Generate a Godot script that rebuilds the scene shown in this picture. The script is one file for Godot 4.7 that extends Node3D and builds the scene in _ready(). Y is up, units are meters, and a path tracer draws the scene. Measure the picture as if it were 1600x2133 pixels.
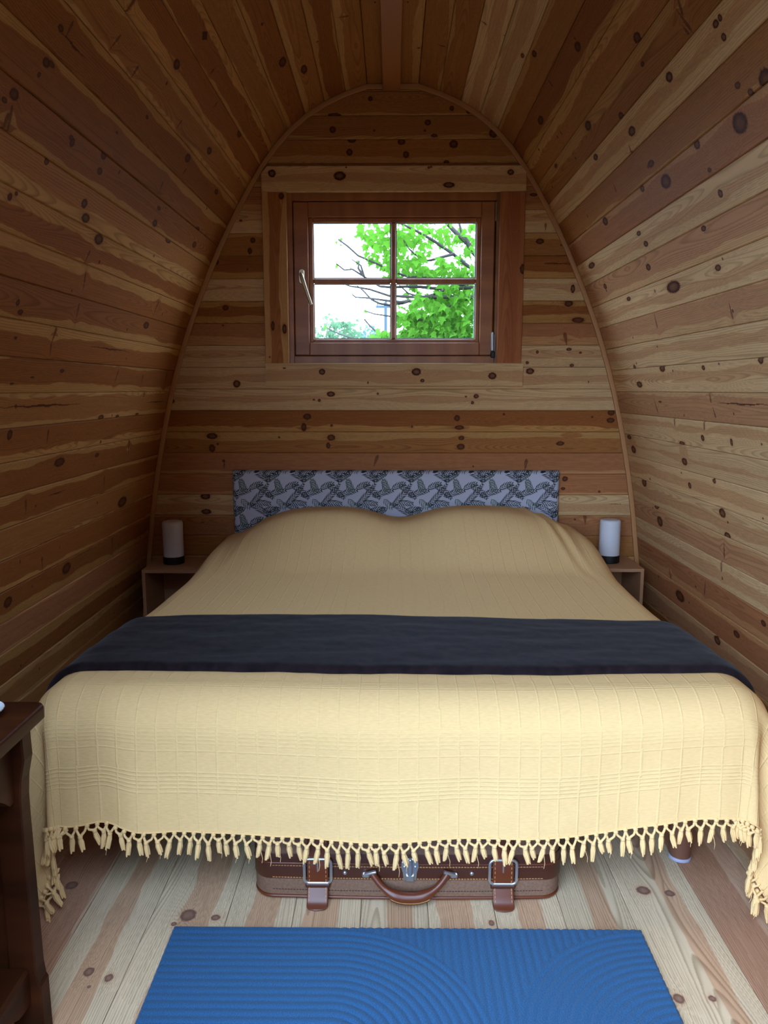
extends Node3D
# A timber camping pod seen from its doorway: bed with yellow fringed spread, window at the back.
# Axes: x right, y up, z towards the camera. Back wall at z = 0, floor at y = 0.

const POD_LENGTH := 3.25
const EYE := Vector3(0.0, 1.30, 3.85)
const FOCAL := 1602.0                       # pixels, for a 1600 x 2133 picture

# inner face of the pod's curved shell, right half, from the ridge down to the floor (x, y)
const SHELL := [0.120, 2.703, 0.221, 2.671, 0.318, 2.629, 0.409, 2.575, 0.491, 2.509, 0.564, 2.432, 0.628, 2.347, 0.686, 2.258, 0.740, 2.167, 0.791, 2.074, 0.840, 1.980, 0.885, 1.884, 0.928, 1.788, 0.969, 1.690, 1.007, 1.591, 1.042, 1.491, 1.074, 1.390, 1.103, 1.288, 1.129, 1.185, 1.153, 1.082, 1.175, 0.978, 1.195, 0.874, 1.213, 0.770, 1.229, 0.665, 1.243, 0.560, 1.256, 0.455, 1.268, 0.349, 1.281, 0.244, 1.293, 0.139, 1.306, 0.034, 1.318, -0.071]
# knots: board, place along it (mm), place across it (%), half length and half width (mm), kind (0 round, 1 spike, 2 crack, 3 heart stain)
const KNOTS_BACK := [1,-966,63,10,2,0, 1,977,85,12,29,1, 1,989,31,19,24,3, 2,-946,90,24,14,0, 2,-944,17,24,12,0, 2,1126,57,29,2,2, 3,860,31,10,7,0, 3,868,77,14,12,0, 4,-847,61,7,7,0, 4,-846,38,7,14,1, 4,-82,62,12,29,1, 4,669,44,12,29,1, 5,-903,22,14,19,0, 5,-901,79,26,14,0, 5,-320,35,10,14,0, 5,-305,72,19,14,0, 5,343,30,19,14,0, 5,345,71,14,10,0, 5,838,46,19,10,0, 5,894,84,53,14,3, 6,-441,22,12,19,0, 6,-423,71,19,14,0, 6,322,64,14,14,0, 6,334,21,22,10,0, 6,1083,54,19,12,0, 6,1084,90,17,14,0, 7,-1093,44,10,10,0, 7,-362,47,7,7,0, 7,-304,76,19,12,0, 7,397,37,7,7,0, 7,415,66,12,10,0, 8,-770,24,17,17,0, 8,677,81,19,14,0, 9,662,21,7,7,0, 9,710,69,7,7,0, 9,864,81,12,7,0, 9,881,9,10,7,0, 10,846,29,12,31,1, 11,-814,70,14,12,0, 11,854,87,19,14,0, 11,903,14,29,12,0, 12,872,53,10,19,0, 13,-849,73,10,12,0, 13,792,65,62,3,2, 14,-687,23,10,14,0, 14,-672,69,12,12,0, 14,706,62,19,12,0, 15,-727,55,7,5,0, 15,731,25,7,17,1, 16,670,63,17,7,0, 18,-204,46,14,14,0, 18,-192,97,19,12,0, 18,41,89,17,14,0, 18,63,35,14,14,0, 18,254,4,12,7,0, 18,287,78,19,17,0, 19,-282,41,14,14,0, 19,151,35,5,5,0, 19,164,69,14,12,0, 19,196,15,14,7,0, 19,473,24,19,19,0, 20,-274,3,29,7,0, 20,-105,68,10,10,0, 20,276,28,10,10,0, 20,357,16,12,10,0]
const KNOTS_LEFT := [0,706,64,9,20,1, 2,439,52,40,13,0, 3,620,25,37,16,0, 3,976,49,11,7,2, 5,1042,79,9,13,1, 5,1236,42,28,15,2, 6,480,9,30,11,0, 6,862,31,9,14,1, 6,1299,65,24,13,0, 7,688,48,27,12,0, 7,1067,75,9,18,1, 7,1516,79,9,21,1, 8,382,32,25,10,0, 8,829,74,9,17,1, 8,857,29,27,14,0, 8,1318,39,10,5,0, 8,1859,55,76,3,2, 8,1933,49,13,7,0, 9,394,96,27,8,0, 9,974,66,9,20,1, 9,1461,34,9,4,0, 9,1932,27,16,10,0, 9,1940,58,7,6,0, 10,357,58,27,13,0, 10,894,78,23,12,0, 10,913,29,19,7,0, 10,1467,48,17,10,0, 10,1480,7,18,11,0, 10,2003,26,19,12,0, 10,2030,48,11,6,0, 11,690,1,34,13,0, 11,1445,80,26,13,0, 11,1486,47,18,13,0, 12,1306,17,31,16,0, 12,1344,76,9,21,1, 13,546,59,9,37,1, 13,1308,52,9,32,1, 14,601,30,32,14,0, 14,1293,44,9,30,1, 15,910,42,204,3,2, 15,1417,27,9,29,1, 15,1417,70,9,20,1, 15,1653,48,8,4,0, 16,121,42,9,40,1, 16,469,46,9,19,1, 16,789,42,9,30,1, 16,1299,30,15,6,0, 16,1499,53,13,3,0, 16,1619,72,11,3,0, 17,187,45,152,3,2, 17,400,23,9,24,1, 17,441,92,20,4,0, 17,686,94,17,6,0, 17,866,92,26,10,0, 17,1386,38,294,4,2, 18,434,50,35,22,3, 18,831,33,47,40,3, 18,1065,53,28,26,3, 18,1314,39,9,26,1, 18,1576,18,15,15,0, 19,472,36,9,40,1, 19,840,36,21,8,0, 19,1186,32,41,15,0, 20,717,53,9,28,1, 20,1168,37,74,3,2, 20,1402,52,9,26,1, 21,457,68,53,22,0, 22,1235,66,9,24,1, 23,535,41,9,35,1, 23,1018,33,36,20,0, 23,1467,39,26,17,0]
const KNOTS_RIGHT := [0,464,75,9,17,1, 2,794,100,9,8,1, 2,795,16,9,11,1, 3,772,85,16,7,0, 4,856,24,22,10,0, 5,501,59,37,14,0, 5,804,23,9,16,1, 5,1160,49,25,13,0, 6,623,56,9,11,1, 6,1519,89,22,13,0, 7,371,19,21,7,0, 7,901,27,31,14,0, 7,1188,94,19,11,0, 7,1478,47,12,6,0, 8,827,21,23,10,0, 8,1141,89,9,16,1, 8,1213,53,29,13,0, 8,1583,28,20,12,0, 9,269,98,87,29,3, 9,872,47,9,18,1, 9,1243,67,25,10,0, 9,1986,95,28,25,0, 10,629,19,29,15,0, 10,1100,10,17,11,0, 10,1295,38,38,20,0, 10,1573,10,17,12,0, 10,1588,83,11,6,0, 10,1819,34,35,24,0, 11,236,33,49,12,0, 11,918,25,20,8,0, 11,947,68,20,10,0, 11,1600,51,13,11,0, 12,313,38,20,12,0, 12,890,43,22,12,0, 12,1428,12,17,8,0, 13,97,53,66,22,3, 13,560,21,24,8,0, 13,1058,37,60,20,0, 13,1437,29,19,9,0, 14,790,25,9,35,1, 14,1440,54,9,28,1, 15,378,95,17,13,0, 16,390,67,34,13,0, 16,720,5,29,17,0, 16,1126,16,13,8,0, 16,1550,4,16,13,0, 17,548,53,9,32,1, 17,610,38,18,4,0, 17,1131,12,9,23,1, 17,1142,65,9,19,1, 17,1371,33,188,3,2, 18,738,5,9,26,1, 18,778,93,27,8,0, 18,998,60,14,11,0, 18,1036,4,9,28,1, 18,1242,59,9,12,0, 19,78,12,32,10,0, 19,100,29,65,35,3, 19,117,66,32,17,0, 19,774,64,27,14,0, 19,779,26,44,36,3, 20,795,54,16,12,0, 20,1045,9,13,9,0, 21,209,10,30,20,0, 21,1083,17,26,16,0, 21,1108,92,25,12,0, 22,349,2,27,10,0, 22,376,62,34,22,0, 22,1067,50,9,34,1, 23,1030,10,9,30,1, 24,458,72,9,36,1, 24,856,37,9,32,1, 24,1346,34,17,10,0, 25,568,47,48,22,0, 25,1130,37,25,12,0, 26,951,16,28,16,0]
const KNOTS_FLOOR := [3,2304,51,13,11,0, 3,2322,81,11,9,0, 3,2348,61,4,4,0, 4,2113,48,21,17,0, 4,2121,85,10,10,0, 2,1999,56,16,15,0, 11,2004,32,16,15,0, 11,2015,65,12,11,0, 11,2368,11,13,10,0, 11,2367,48,8,7,0, 8,2133,92,10,7,0, 4,2145,34,7,6,0, 13,1890,25,13,11,0]
# window casing: 0 head, 1 sill, 2 left, 3 right board
const KNOTS_CASING := [0,-570,70,17,16,0, 0,-250,60,27,19,0, 0,265,25,26,12,0, 0,555,72,15,12,0, 0,170,90,5,5,0, 1,-345,62,15,14,0, 1,118,62,22,17,0, 1,148,25,10,8,0, 1,490,45,19,16,0, 2,2205,80,14,12,0, 2,1605,35,22,8,0, 2,1590,82,22,10,0, 3,1870,96,22,14,0]
const FLOOR_SEAMS := [-1.3, -1.125, -0.95, -0.77, -0.6, -0.41, -0.245, -0.077, 0.092, 0.26, 0.43, 0.6, 0.795, 0.97, 1.15, 1.32]

var shell: Array[Vector2] = []
var mats := {}
var taken := {}
var rng := RandomNumberGenerator.new()
var crease := FastNoiseLite.new()


func _ready() -> void:
	rng.seed = 7
	crease.seed = 6
	crease.frequency = 1.0
	crease.fractal_octaves = 3
	set_view()
	set_light()
	for k in SHELL.size() / 2:
		shell.append(Vector2(SHELL[k * 2], SHELL[k * 2 + 1]))
	make_materials()
	build_floor()
	build_back_wall()
	build_shell()
	build_front_wall()
	build_trims()
	build_window()
	build_ground()
	build_bed()
	build_bedspread()
	build_throw()
	build_headboard()
	build_nightstands()
	build_lamps()
	build_suitcase()
	build_rug()
	build_table()
	build_dish()
	build_tree()
	build_far_trees()
	build_pole()


# ------------------------------------------------------------------ camera, sky

func set_view() -> void:
	var cam := Camera3D.new()
	cam.name = "camera"
	cam.fov = rad_to_deg(2.0 * atan(1066.5 / FOCAL))
	cam.near = 0.05
	cam.far = 400.0
	cam.position = EYE
	cam.rotation_degrees = Vector3(-9.06, 0.61, 0.0)
	add_child(cam)
	cam.current = true


func set_light() -> void:
	var sm := ProceduralSkyMaterial.new()              # an even, bright overcast
	sm.sky_top_color = Color(0.73, 0.85, 1.0)
	sm.sky_horizon_color = Color(0.76, 0.87, 1.0)
	sm.sky_curve = 0.2
	sm.ground_bottom_color = Color(0.30, 0.33, 0.25)
	sm.ground_horizon_color = Color(0.45, 0.50, 0.42)
	sm.sun_angle_max = 0.0
	sm.energy_multiplier = 4.0
	var sky := Sky.new()
	sky.sky_material = sm
	var e := Environment.new()
	e.background_mode = Environment.BG_SKY
	e.sky = sky
	e.tonemap_mode = Environment.TONE_MAPPER_LINEAR
	e.tonemap_exposure = 3.4
	e.sdfgi_enabled = true
	e.ssao_enabled = true
	e.ssil_enabled = true
	var we := WorldEnvironment.new()
	we.name = "surroundings"
	we.environment = e
	add_child(we)


# ------------------------------------------------------------------ naming and nodes

func numbered(called: String) -> String:
	var n: int = taken.get(called, 0)
	taken[called] = n + 1
	return called if n == 0 else "%s_%03d" % [called, n]


func put(called: String, mesh: Mesh, mat: Material, parent: Node = null, kind := "") -> MeshInstance3D:
	var o := MeshInstance3D.new()
	o.mesh = mesh
	o.material_override = mat
	o.cast_shadow = GeometryInstance3D.SHADOW_CASTING_SETTING_ON
	if parent == null:
		o.name = numbered(called)
		add_child(o, true)
	else:
		var n: int = parent.get_meta("_n_" + called, 0)
		parent.set_meta("_n_" + called, n + 1)
		o.name = called if n == 0 else "%s_%03d" % [called, n]
		parent.add_child(o, true)
	if kind != "":
		o.set_meta("kind", kind)
	return o


func thing(called: String, label: String, category: String, at := Vector3.ZERO, group := "") -> Node3D:
	var o := Node3D.new()
	o.name = numbered(called)
	add_child(o, true)
	o.position = at
	o.set_meta("label", label)
	o.set_meta("category", category)
	if group != "":
		o.set_meta("group", group)
	return o


func setting(called: String) -> Node3D:
	var o := Node3D.new()
	o.name = called
	o.set_meta("kind", "structure")
	add_child(o, true)
	return o


# ------------------------------------------------------------------ mesh builder

class Build:
	var v := PackedVector3Array()
	var n := PackedVector3Array()
	var uv := PackedVector2Array()
	var idx := PackedInt32Array()

	func tri(a: int, b: int, c: int, nn: Vector3) -> void:
		if (v[b] - v[a]).cross(v[c] - v[a]).dot(nn) > 0.0:
			idx.append_array([a, c, b])
		else:
			idx.append_array([a, b, c])

	func quad(a: Vector3, b: Vector3, c: Vector3, d: Vector3, nn: Vector3, ua := Vector2(0, 0), ub := Vector2(1, 0), uc := Vector2(1, 1), ud := Vector2(0, 1)) -> void:
		var k := v.size()
		v.append_array([a, b, c, d])
		n.append_array([nn, nn, nn, nn])
		uv.append_array([ua, ub, uc, ud])
		tri(k, k + 1, k + 2, nn)
		tri(k, k + 2, k + 3, nn)

	func box(lo: Vector3, hi: Vector3, c := 0.0, t := Transform3D.IDENTITY) -> void:
		# a box with chamfered edges (c); uv follow metres
		var m := (lo + hi) * 0.5
		var h := (hi - lo) * 0.5
		var ax := [Vector3(1, 0, 0), Vector3(0, 1, 0), Vector3(0, 0, 1)]
		for k in 3:
			var p: Vector3 = ax[k]
			var q: Vector3 = ax[(k + 1) % 3]
			var r: Vector3 = ax[(k + 2) % 3]
			var hp := h[k]
			var hq := h[(k + 1) % 3] - c
			var hr := h[(k + 2) % 3] - c
			for s in [-1.0, 1.0]:
				var o: Vector3 = m + p * hp * s
				face(t, o - q * hq - r * hr, o + q * hq - r * hr, o + q * hq + r * hr, o - q * hq + r * hr, p * s)
			if c > 0.0:
				for s in [-1.0, 1.0]:
					for u in [-1.0, 1.0]:
						# edge running along r between faces p and q
						var a: Vector3 = m + p * hp * s + q * hq * u
						var b: Vector3 = m + p * (hp - c) * s + q * (hq + c) * u
						face(t, a - r * hr, a + r * hr, b + r * hr, b - r * hr, (p * s + q * u).normalized())
						for w in [-1.0, 1.0]:
							if k == 0:
								var k0 := v.size()
								var c0: Vector3 = m + p * hp * s + q * hq * u + r * hr * w
								var c1: Vector3 = m + p * (hp - c) * s + q * (hq + c) * u + r * hr * w
								var c2: Vector3 = m + p * (hp - c) * s + q * hq * u + r * (hr + c) * w
								var nn: Vector3 = t.basis * ((p * s + q * u + r * w).normalized())
								v.append_array([t * c0, t * c1, t * c2])
								n.append_array([nn, nn, nn])
								uv.append_array([Vector2(c0.x, c0.y), Vector2(c1.x, c1.y), Vector2(c2.x, c2.y)])
								tri(k0, k0 + 1, k0 + 2, nn)

	func face(t: Transform3D, a: Vector3, b: Vector3, c: Vector3, d: Vector3, nn: Vector3) -> void:
		var pl := func(p: Vector3) -> Vector2:
			if absf(nn.y) > 0.7:
				return Vector2(p.x, p.z)
			return Vector2(p.z, p.y) if absf(nn.x) > 0.7 else Vector2(p.x, p.y)
		quad(t * a, t * b, t * c, t * d, t.basis * nn, pl.call(a), pl.call(b), pl.call(c), pl.call(d))

	func grid(rows: int, cols: int, pos: PackedVector3Array, tex: PackedVector2Array, wrap := false) -> void:
		# rows x cols points; smooth normals
		var k := v.size()
		v.append_array(pos)
		uv.append_array(tex)
		var nn := PackedVector3Array()
		nn.resize(rows * cols)
		for i in rows:
			for j in cols:
				var j0 := j - 1
				var j1 := j + 1
				if wrap:
					j0 = cols - 2 if j == 0 else j - 1
					j1 = 1 if j == cols - 1 else j + 1
				var a := pos[mini(i + 1, rows - 1) * cols + j] - pos[maxi(i - 1, 0) * cols + j]
				var b := pos[i * cols + clampi(j1, 0, cols - 1)] - pos[i * cols + clampi(j0, 0, cols - 1)]
				var c := a.cross(b)
				nn[i * cols + j] = c.normalized() if c.length() > 1e-12 else Vector3.UP
		n.append_array(nn)
		for i in rows - 1:
			for j in cols - 1:
				var a := k + i * cols + j
				var m := nn[i * cols + j] + nn[(i + 1) * cols + j + 1] + nn[i * cols + j + 1]
				tri(a, a + 1, a + cols + 1, m)
				tri(a, a + cols + 1, a + cols, m)

	func tube(path: PackedVector3Array, radii: PackedFloat32Array, sides := 6, squash := 1.0) -> void:
		# a round bar along a path; closed ends
		var rows := path.size()
		var pos := PackedVector3Array()
		var tex := PackedVector2Array()
		var side := Vector3.ZERO
		var run := 0.0
		for i in rows:
			var d := (path[mini(i + 1, rows - 1)] - path[maxi(i - 1, 0)]).normalized()
			if side == Vector3.ZERO:
				side = d.cross(Vector3.UP if absf(d.y) < 0.9 else Vector3.RIGHT).normalized()
			side = (side - d * side.dot(d)).normalized()
			var up := side.cross(d)
			if i > 0:
				run += path[i].distance_to(path[i - 1])
			for j in sides + 1:
				var a := TAU * j / sides
				pos.append(path[i] + (side * cos(a) + up * sin(a) * squash) * radii[i])
				tex.append(Vector2(float(j) / sides, run))
		grid(rows, sides + 1, pos, tex, true)
		for e in [0, rows - 1]:
			var k := v.size()
			var d := (path[e] - path[1 if e == 0 else rows - 2]).normalized()
			v.append(path[e])
			n.append(d)
			uv.append(Vector2(0.5, 0.5))
			for j in sides + 1:
				v.append(pos[e * (sides + 1) + j])
				n.append(d)
				uv.append(Vector2(0.5, 0.5))
			for j in sides:
				tri(k, k + 1 + j, k + 2 + j, d)

	func lathe(profile: Array, sides := 24, at := Vector3.ZERO) -> void:
		# profile of Vector2(radius, height), bottom to top
		var pos := PackedVector3Array()
		var tex := PackedVector2Array()
		for p: Vector2 in profile:
			for j in sides + 1:
				var a := TAU * j / sides
				pos.append(at + Vector3(cos(a) * p.x, p.y, sin(a) * p.x))
				tex.append(Vector2(float(j) / sides, p.y))
		grid(profile.size(), sides + 1, pos, tex, true)
		# grid() turns its normals by winding; make them point outwards
		var base := v.size() - pos.size()
		for q in pos.size():
			var o := pos[q] - at
			var m := n[base + q]
			if Vector2(m.x, m.z).dot(Vector2(o.x, o.z)) < -1e-9 or (absf(m.x) + absf(m.z) < 1e-3 and q / (sides + 1) == 0 and m.y > 0.0):
				n[base + q] = -m

	func loft(rings: Array, closed_ends := true) -> void:
		# rings: arrays of Vector3 of equal length, each a closed outline
		var cols: int = rings[0].size() + 1
		var pos := PackedVector3Array()
		var tex := PackedVector2Array()
		var mid := Vector3.ZERO
		for p: Vector3 in rings[0]:
			mid += p / rings[0].size()
		for r: Array in rings:
			var run := 0.0
			for j in cols:
				var p: Vector3 = r[j % (cols - 1)]
				if j > 0:
					run += p.distance_to(r[j - 1])
				pos.append(p)
				tex.append(Vector2(run, p.y))
		grid(rings.size(), cols, pos, tex, true)
		if closed_ends:
			for e in [0, rings.size() - 1]:
				var r: Array = rings[e]
				var c := Vector3.ZERO
				for p: Vector3 in r:
					c += p / r.size()
				var other: Array = rings[1 if e == 0 else rings.size() - 2]
				var oc := Vector3.ZERO
				for p: Vector3 in other:
					oc += p / other.size()
				var d: Vector3 = (r[1] - r[0]).cross(r[r.size() / 3] - r[0])
				if d.length() < 1e-12:
					d = (r[r.size() / 4] - r[0]).cross(r[r.size() / 2] - r[0])
				d = d.normalized()
				if d.dot(c - oc) < 0.0:
					d = -d
				var k := v.size()
				v.append(c)
				n.append(d)
				uv.append(Vector2(c.x, c.z))
				for p: Vector3 in r:
					v.append(p)
					n.append(d)
					uv.append(Vector2(p.x, p.z))
				for j in r.size():
					tri(k, k + 1 + j, k + 1 + (j + 1) % r.size(), d)

	func mesh() -> ArrayMesh:
		for t in idx.size() / 3:                          # front faces run clockwise, as the normals say
			var i0 := idx[t * 3]
			var i1 := idx[t * 3 + 1]
			var i2 := idx[t * 3 + 2]
			if (v[i1] - v[i0]).cross(v[i2] - v[i0]).dot(n[i0] + n[i1] + n[i2]) > 0.0:
				idx[t * 3 + 1] = i2
				idx[t * 3 + 2] = i1
		var a := []
		a.resize(Mesh.ARRAY_MAX)
		a[Mesh.ARRAY_VERTEX] = v
		a[Mesh.ARRAY_NORMAL] = n
		a[Mesh.ARRAY_TEX_UV] = uv
		a[Mesh.ARRAY_INDEX] = idx
		var m := ArrayMesh.new()
		m.add_surface_from_arrays(Mesh.PRIMITIVE_TRIANGLES, a)
		return m


# ------------------------------------------------------------------ materials

func plain(called: String, c: Color, rough := 0.6, metal := 0.0) -> StandardMaterial3D:
	var m := StandardMaterial3D.new()
	m.resource_name = called
	m.albedo_color = c
	m.roughness = rough
	m.metallic = metal
	mats[called] = m
	return m


func noise_texture(freq: float, size: int, octaves: int, dark: Color, light: Color, seed_ := 1, stretch := Vector2i(1, 1)) -> ImageTexture:
	var f := FastNoiseLite.new()
	f.seed = seed_
	f.noise_type = FastNoiseLite.TYPE_SIMPLEX_SMOOTH
	f.frequency = freq
	f.fractal_octaves = octaves
	var im := f.get_seamless_image(size / stretch.x, size / stretch.y)
	im.resize(size, size, Image.INTERPOLATE_CUBIC)
	im.convert(Image.FORMAT_L8)
	var d := im.get_data()
	var out := PackedByteArray()
	out.resize(d.size() * 3)
	for k in d.size():
		var t := d[k] / 255.0
		var c := dark.lerp(light, t)
		out[k * 3] = int(c.r * 255.0)
		out[k * 3 + 1] = int(c.g * 255.0)
		out[k * 3 + 2] = int(c.b * 255.0)
	return ImageTexture.create_from_image(Image.create_from_data(size, size, false, Image.FORMAT_RGB8, out))


# One sheet of boards: every row of the picture is a board of its own, with growth rings, heartwood and its knots.
class Sheet:
	var count := 0
	var w := 0
	var h := 0
	var length := 1.0                       # metres along a board
	var start := 0.0                        # place of the left edge along the board
	var width := 0.106
	var tones := ""
	var knots := []
	var flip := false                       # knots measured from the other edge
	var seed_ := 0
	var contrast := 1.0
	var stray := 1.0                        # how many knots of its own a board gets outside the listed stretch
	var listed := 99.0                      # listed knots cover the board up to here; strays come beyond
	var first := 0                          # row of board 0
	var rows: Array[PackedByteArray] = []
	var fibre: PackedByteArray
	var ring: PackedFloat32Array
	var texture: ImageTexture
	var floorwood := false

	func tone(c: String) -> Array:
		if floorwood:
			match c:
				"R": return [Color(0.81, 0.67, 0.55), Color(0.74, 0.56, 0.44)]
				"M": return [Color(0.83, 0.72, 0.58), Color(0.77, 0.60, 0.47)]
			return [Color(0.86, 0.76, 0.625), Color(0.80, 0.64, 0.50)]
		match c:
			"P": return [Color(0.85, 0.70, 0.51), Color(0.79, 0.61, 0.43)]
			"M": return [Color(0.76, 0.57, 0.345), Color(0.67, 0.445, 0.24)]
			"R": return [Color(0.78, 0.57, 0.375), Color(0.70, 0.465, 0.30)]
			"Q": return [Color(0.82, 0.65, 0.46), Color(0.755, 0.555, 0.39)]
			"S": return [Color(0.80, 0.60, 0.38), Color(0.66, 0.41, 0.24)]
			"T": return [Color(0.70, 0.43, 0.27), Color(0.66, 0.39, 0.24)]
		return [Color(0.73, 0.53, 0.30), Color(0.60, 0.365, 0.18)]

	func strip(k: int) -> void:
		var r := RandomNumberGenerator.new()
		r.seed = seed_ * 1000 + k
		var f := FastNoiseLite.new()
		f.seed = seed_ * 77 + k
		f.noise_type = FastNoiseLite.TYPE_SIMPLEX_SMOOTH
		f.frequency = 1.0
		f.fractal_octaves = 2
		var px := length / w
		var py := width / h
		var code := tones[k % tones.length()]
		var pair := tone(code)
		var sap: Color = pair[0].srgb_to_linear()
		var heart: Color = pair[1].srgb_to_linear()
		var shade := r.randf_range(0.92, 1.08)
		sap *= shade
		heart *= shade
		# heartwood band
		var h0 := r.randf_range(-0.6, 0.15) * width
		var h1 := r.randf_range(0.62, 0.95) * width
		if code == "H":
			h0 = r.randf_range(-0.3, 0.22) * width
			h1 = r.randf_range(0.62, 0.86) * width
		elif code == "P" or code == "T":
			h0 = r.randf_range(0.15, 0.45) * width
			h1 = h0 + r.randf_range(0.2, 0.5) * width
		if code == "S":
			h0 = 0.20 * width
			h1 = 0.74 * width
		elif r.randf() < 0.5:
			var s := h0
			h0 = width - h1
			h1 = width - s
		var pith := r.randf_range(-0.2, 1.2) * width
		var far := r.randf_range(0.004, 0.03)
		var freq := r.randf_range(170.0, 330.0)
		var disp := PackedFloat32Array()
		var dark := PackedFloat32Array()
		var stain := PackedFloat32Array()
		disp.resize(w * h)
		dark.resize(w * h)
		stain.resize(w * h)
		var mine := []
		for q in knots.size() / 6:
			if int(knots[q * 6]) + first == k:
				var vv: float = knots[q * 6 + 2] / 100.0
				var grow := 1.05 if knots[q * 6 + 5] == 0 else 1.0
				mine.append([knots[q * 6 + 1] / 1000.0, (1.0 - vv if flip else vv) * width, grow * knots[q * 6 + 3] / 1000.0, grow * knots[q * 6 + 4] / 1000.0, int(knots[q * 6 + 5])])
		var at := start + r.randf_range(0.1, 0.5)
		while at < start + length:
			if (at > listed or listed > 90.0) and r.randf() < 0.8 * stray:
				for q in r.randi_range(1, 3):
					var spike := r.randf() < 0.35
					mine.append([at + r.randf_range(-0.03, 0.03), r.randf_range(0.05, 0.95) * width, r.randf_range(0.006, 0.010) if spike else r.randf_range(0.006, 0.018), r.randf_range(0.015, 0.04) if spike else r.randf_range(0.005, 0.012), 1 if spike else 0])
			elif listed < 90.0 and r.randf() < 0.30:
				mine.append([at, r.randf_range(0.05, 0.95) * width, r.randf_range(0.003, 0.007), r.randf_range(0.003, 0.006), 0])
			at += r.randf_range(0.28, 0.5)
		for kn in mine:
			var ku: float = kn[0] - start
			var kv: float = kn[1]
			var ru: float = kn[2]
			var rv: float = kn[3]
			var kind: int = kn[4]
			var tilt := r.randf_range(-0.4, 0.4) if kind == 1 else 0.0
			var reach := 4.5 if kind != 2 else 1.4
			var x0 := maxi(0, int((ku - ru * reach - rv * absf(tilt)) / px))
			var x1 := mini(w - 1, int((ku + ru * reach + rv * absf(tilt)) / px))
			var y0 := maxi(0, int((kv - rv * 4.0 - 0.012) / py))
			var y1 := mini(h - 1, int((kv + rv * 4.0 + 0.012) / py))
			var wob := r.randf_range(0.0, 10.0)
			for y in range(y0, y1 + 1):
				var dv := (y + 0.5) * py - kv
				for x in range(x0, x1 + 1):
					var du := (x + 0.5) * px - ku
					var at2 := y * w + x
					if kind == 2:
						dv = (y + 0.5) * py - kv - 0.003 * f.get_noise_1d((x * px) * 9.0 + wob)
						var e2 := absf(du) / ru
						var th := rv * (1.0 - e2)
						if e2 < 1.0 and absf(dv) < maxf(th, py * 0.6):
							dark[at2] = maxf(dark[at2], 0.95 if absf(dv) < th else 0.6)
						continue
					var uu := du - tilt * dv
					var rr := ru
					if kind == 1:
						rr = ru * (0.55 + 0.45 * dv / rv)
						rr = maxf(rr, ru * 0.25)
					var a := uu / rr
					var b := dv / rv
					var e := sqrt(a * a + b * b)
					if e < 1.5:
						e += 0.12 * f.get_noise_2d(du * 90.0 + wob, dv * 90.0)
					if kind == 3:
						stain[at2] = maxf(stain[at2], clampf((1.1 - e) * 6.0, 0.0, 0.9))
						continue
					var core := clampf((1.12 - e) * 4.0, 0.0, 1.0)
					dark[at2] = maxf(dark[at2], core * (0.97 if kind == 0 else 0.72) * (0.78 + 0.4 * clampf((e - 0.3) * 1.4, 0.0, 1.0)))
					var side := 1.0 if dv > 0.0 else -1.0
					var away := exp(-(du * du) / (ru * ru * 6.0 + 0.0002)) * exp(-absf(dv) / (rv * 1.2 + 0.004))
					disp[at2] -= side * away * (rv * 0.9)
					stain[at2] = maxf(stain[at2], exp(-maxf(e - 1.0, 0.0) * 1.5) * 0.75)
		var out := PackedByteArray()
		out.resize(w * h * 3)
		var c0 := PackedFloat32Array()
		var d0 := PackedFloat32Array()
		var e0 := PackedFloat32Array()
		var e1 := PackedFloat32Array()
		c0.resize(w)
		d0.resize(w)
		e0.resize(w)
		e1.resize(w)
		for x in w:
			var u := x * px
			c0[x] = pith + 0.016 * f.get_noise_1d(u * 0.9 + 3.0)
			d0[x] = pow(far + 0.05 * absf(f.get_noise_1d(u * 0.45 + 40.0)), 2.0)
			e0[x] = h0 + 0.016 * f.get_noise_1d(u * 1.6 + 90.0) + 0.004 * f.get_noise_1d(u * 8.0 + 20.0)
			e1[x] = h1 + 0.016 * f.get_noise_1d(u * 1.5 + 170.0) + 0.004 * f.get_noise_1d(u * 7.0 + 60.0)
		var kr := Color(0.31, 0.15, 0.08).srgb_to_linear()
		if floorwood:
			kr = Color(0.50, 0.36, 0.30).srgb_to_linear()
		var amp := 0.34 * contrast
		var fo := r.randi_range(0, 255)
		var rmax := ring.size() - 1
		for y in h:
			var v := (y + 0.5) * py
			var fr := ((y + fo) & 255) * 512
			for x in w:
				var p := y * w + x
				var vv := v + disp[p]
				var q := vv - c0[x]
				var g := ring[int(sqrt(q * q + d0[x]) * freq * 16.0) & rmax]
				var ht := clampf((vv - e0[x]) * 420.0, 0.0, 1.0) * clampf((e1[x] - vv) * 420.0, 0.0, 1.0)
				ht = maxf(ht, stain[p])
				var fb := 0.93 + 0.14 * fibre[fr + ((x + fo * 7) & 511)] / 255.0
				var m := fb * (1.0 - amp * g)
				var dk := dark[p]
				var lt := m * (1.0 - dk)
				var cr := (sap.r + (heart.r - sap.r) * ht) * lt + kr.r * dk
				var cg := (sap.g + (heart.g - sap.g) * ht) * (lt - 0.06 * g * lt) + kr.g * dk
				var cb := (sap.b + (heart.b - sap.b) * ht) * (lt - 0.14 * g * lt) + kr.b * dk
				out[p * 3] = int(255.0 * pow(minf(cr, 1.0), 0.4545))
				out[p * 3 + 1] = int(255.0 * pow(minf(cg, 1.0), 0.4545))
				out[p * 3 + 2] = int(255.0 * pow(minf(cb, 1.0), 0.4545))
		rows[k] = out

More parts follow.
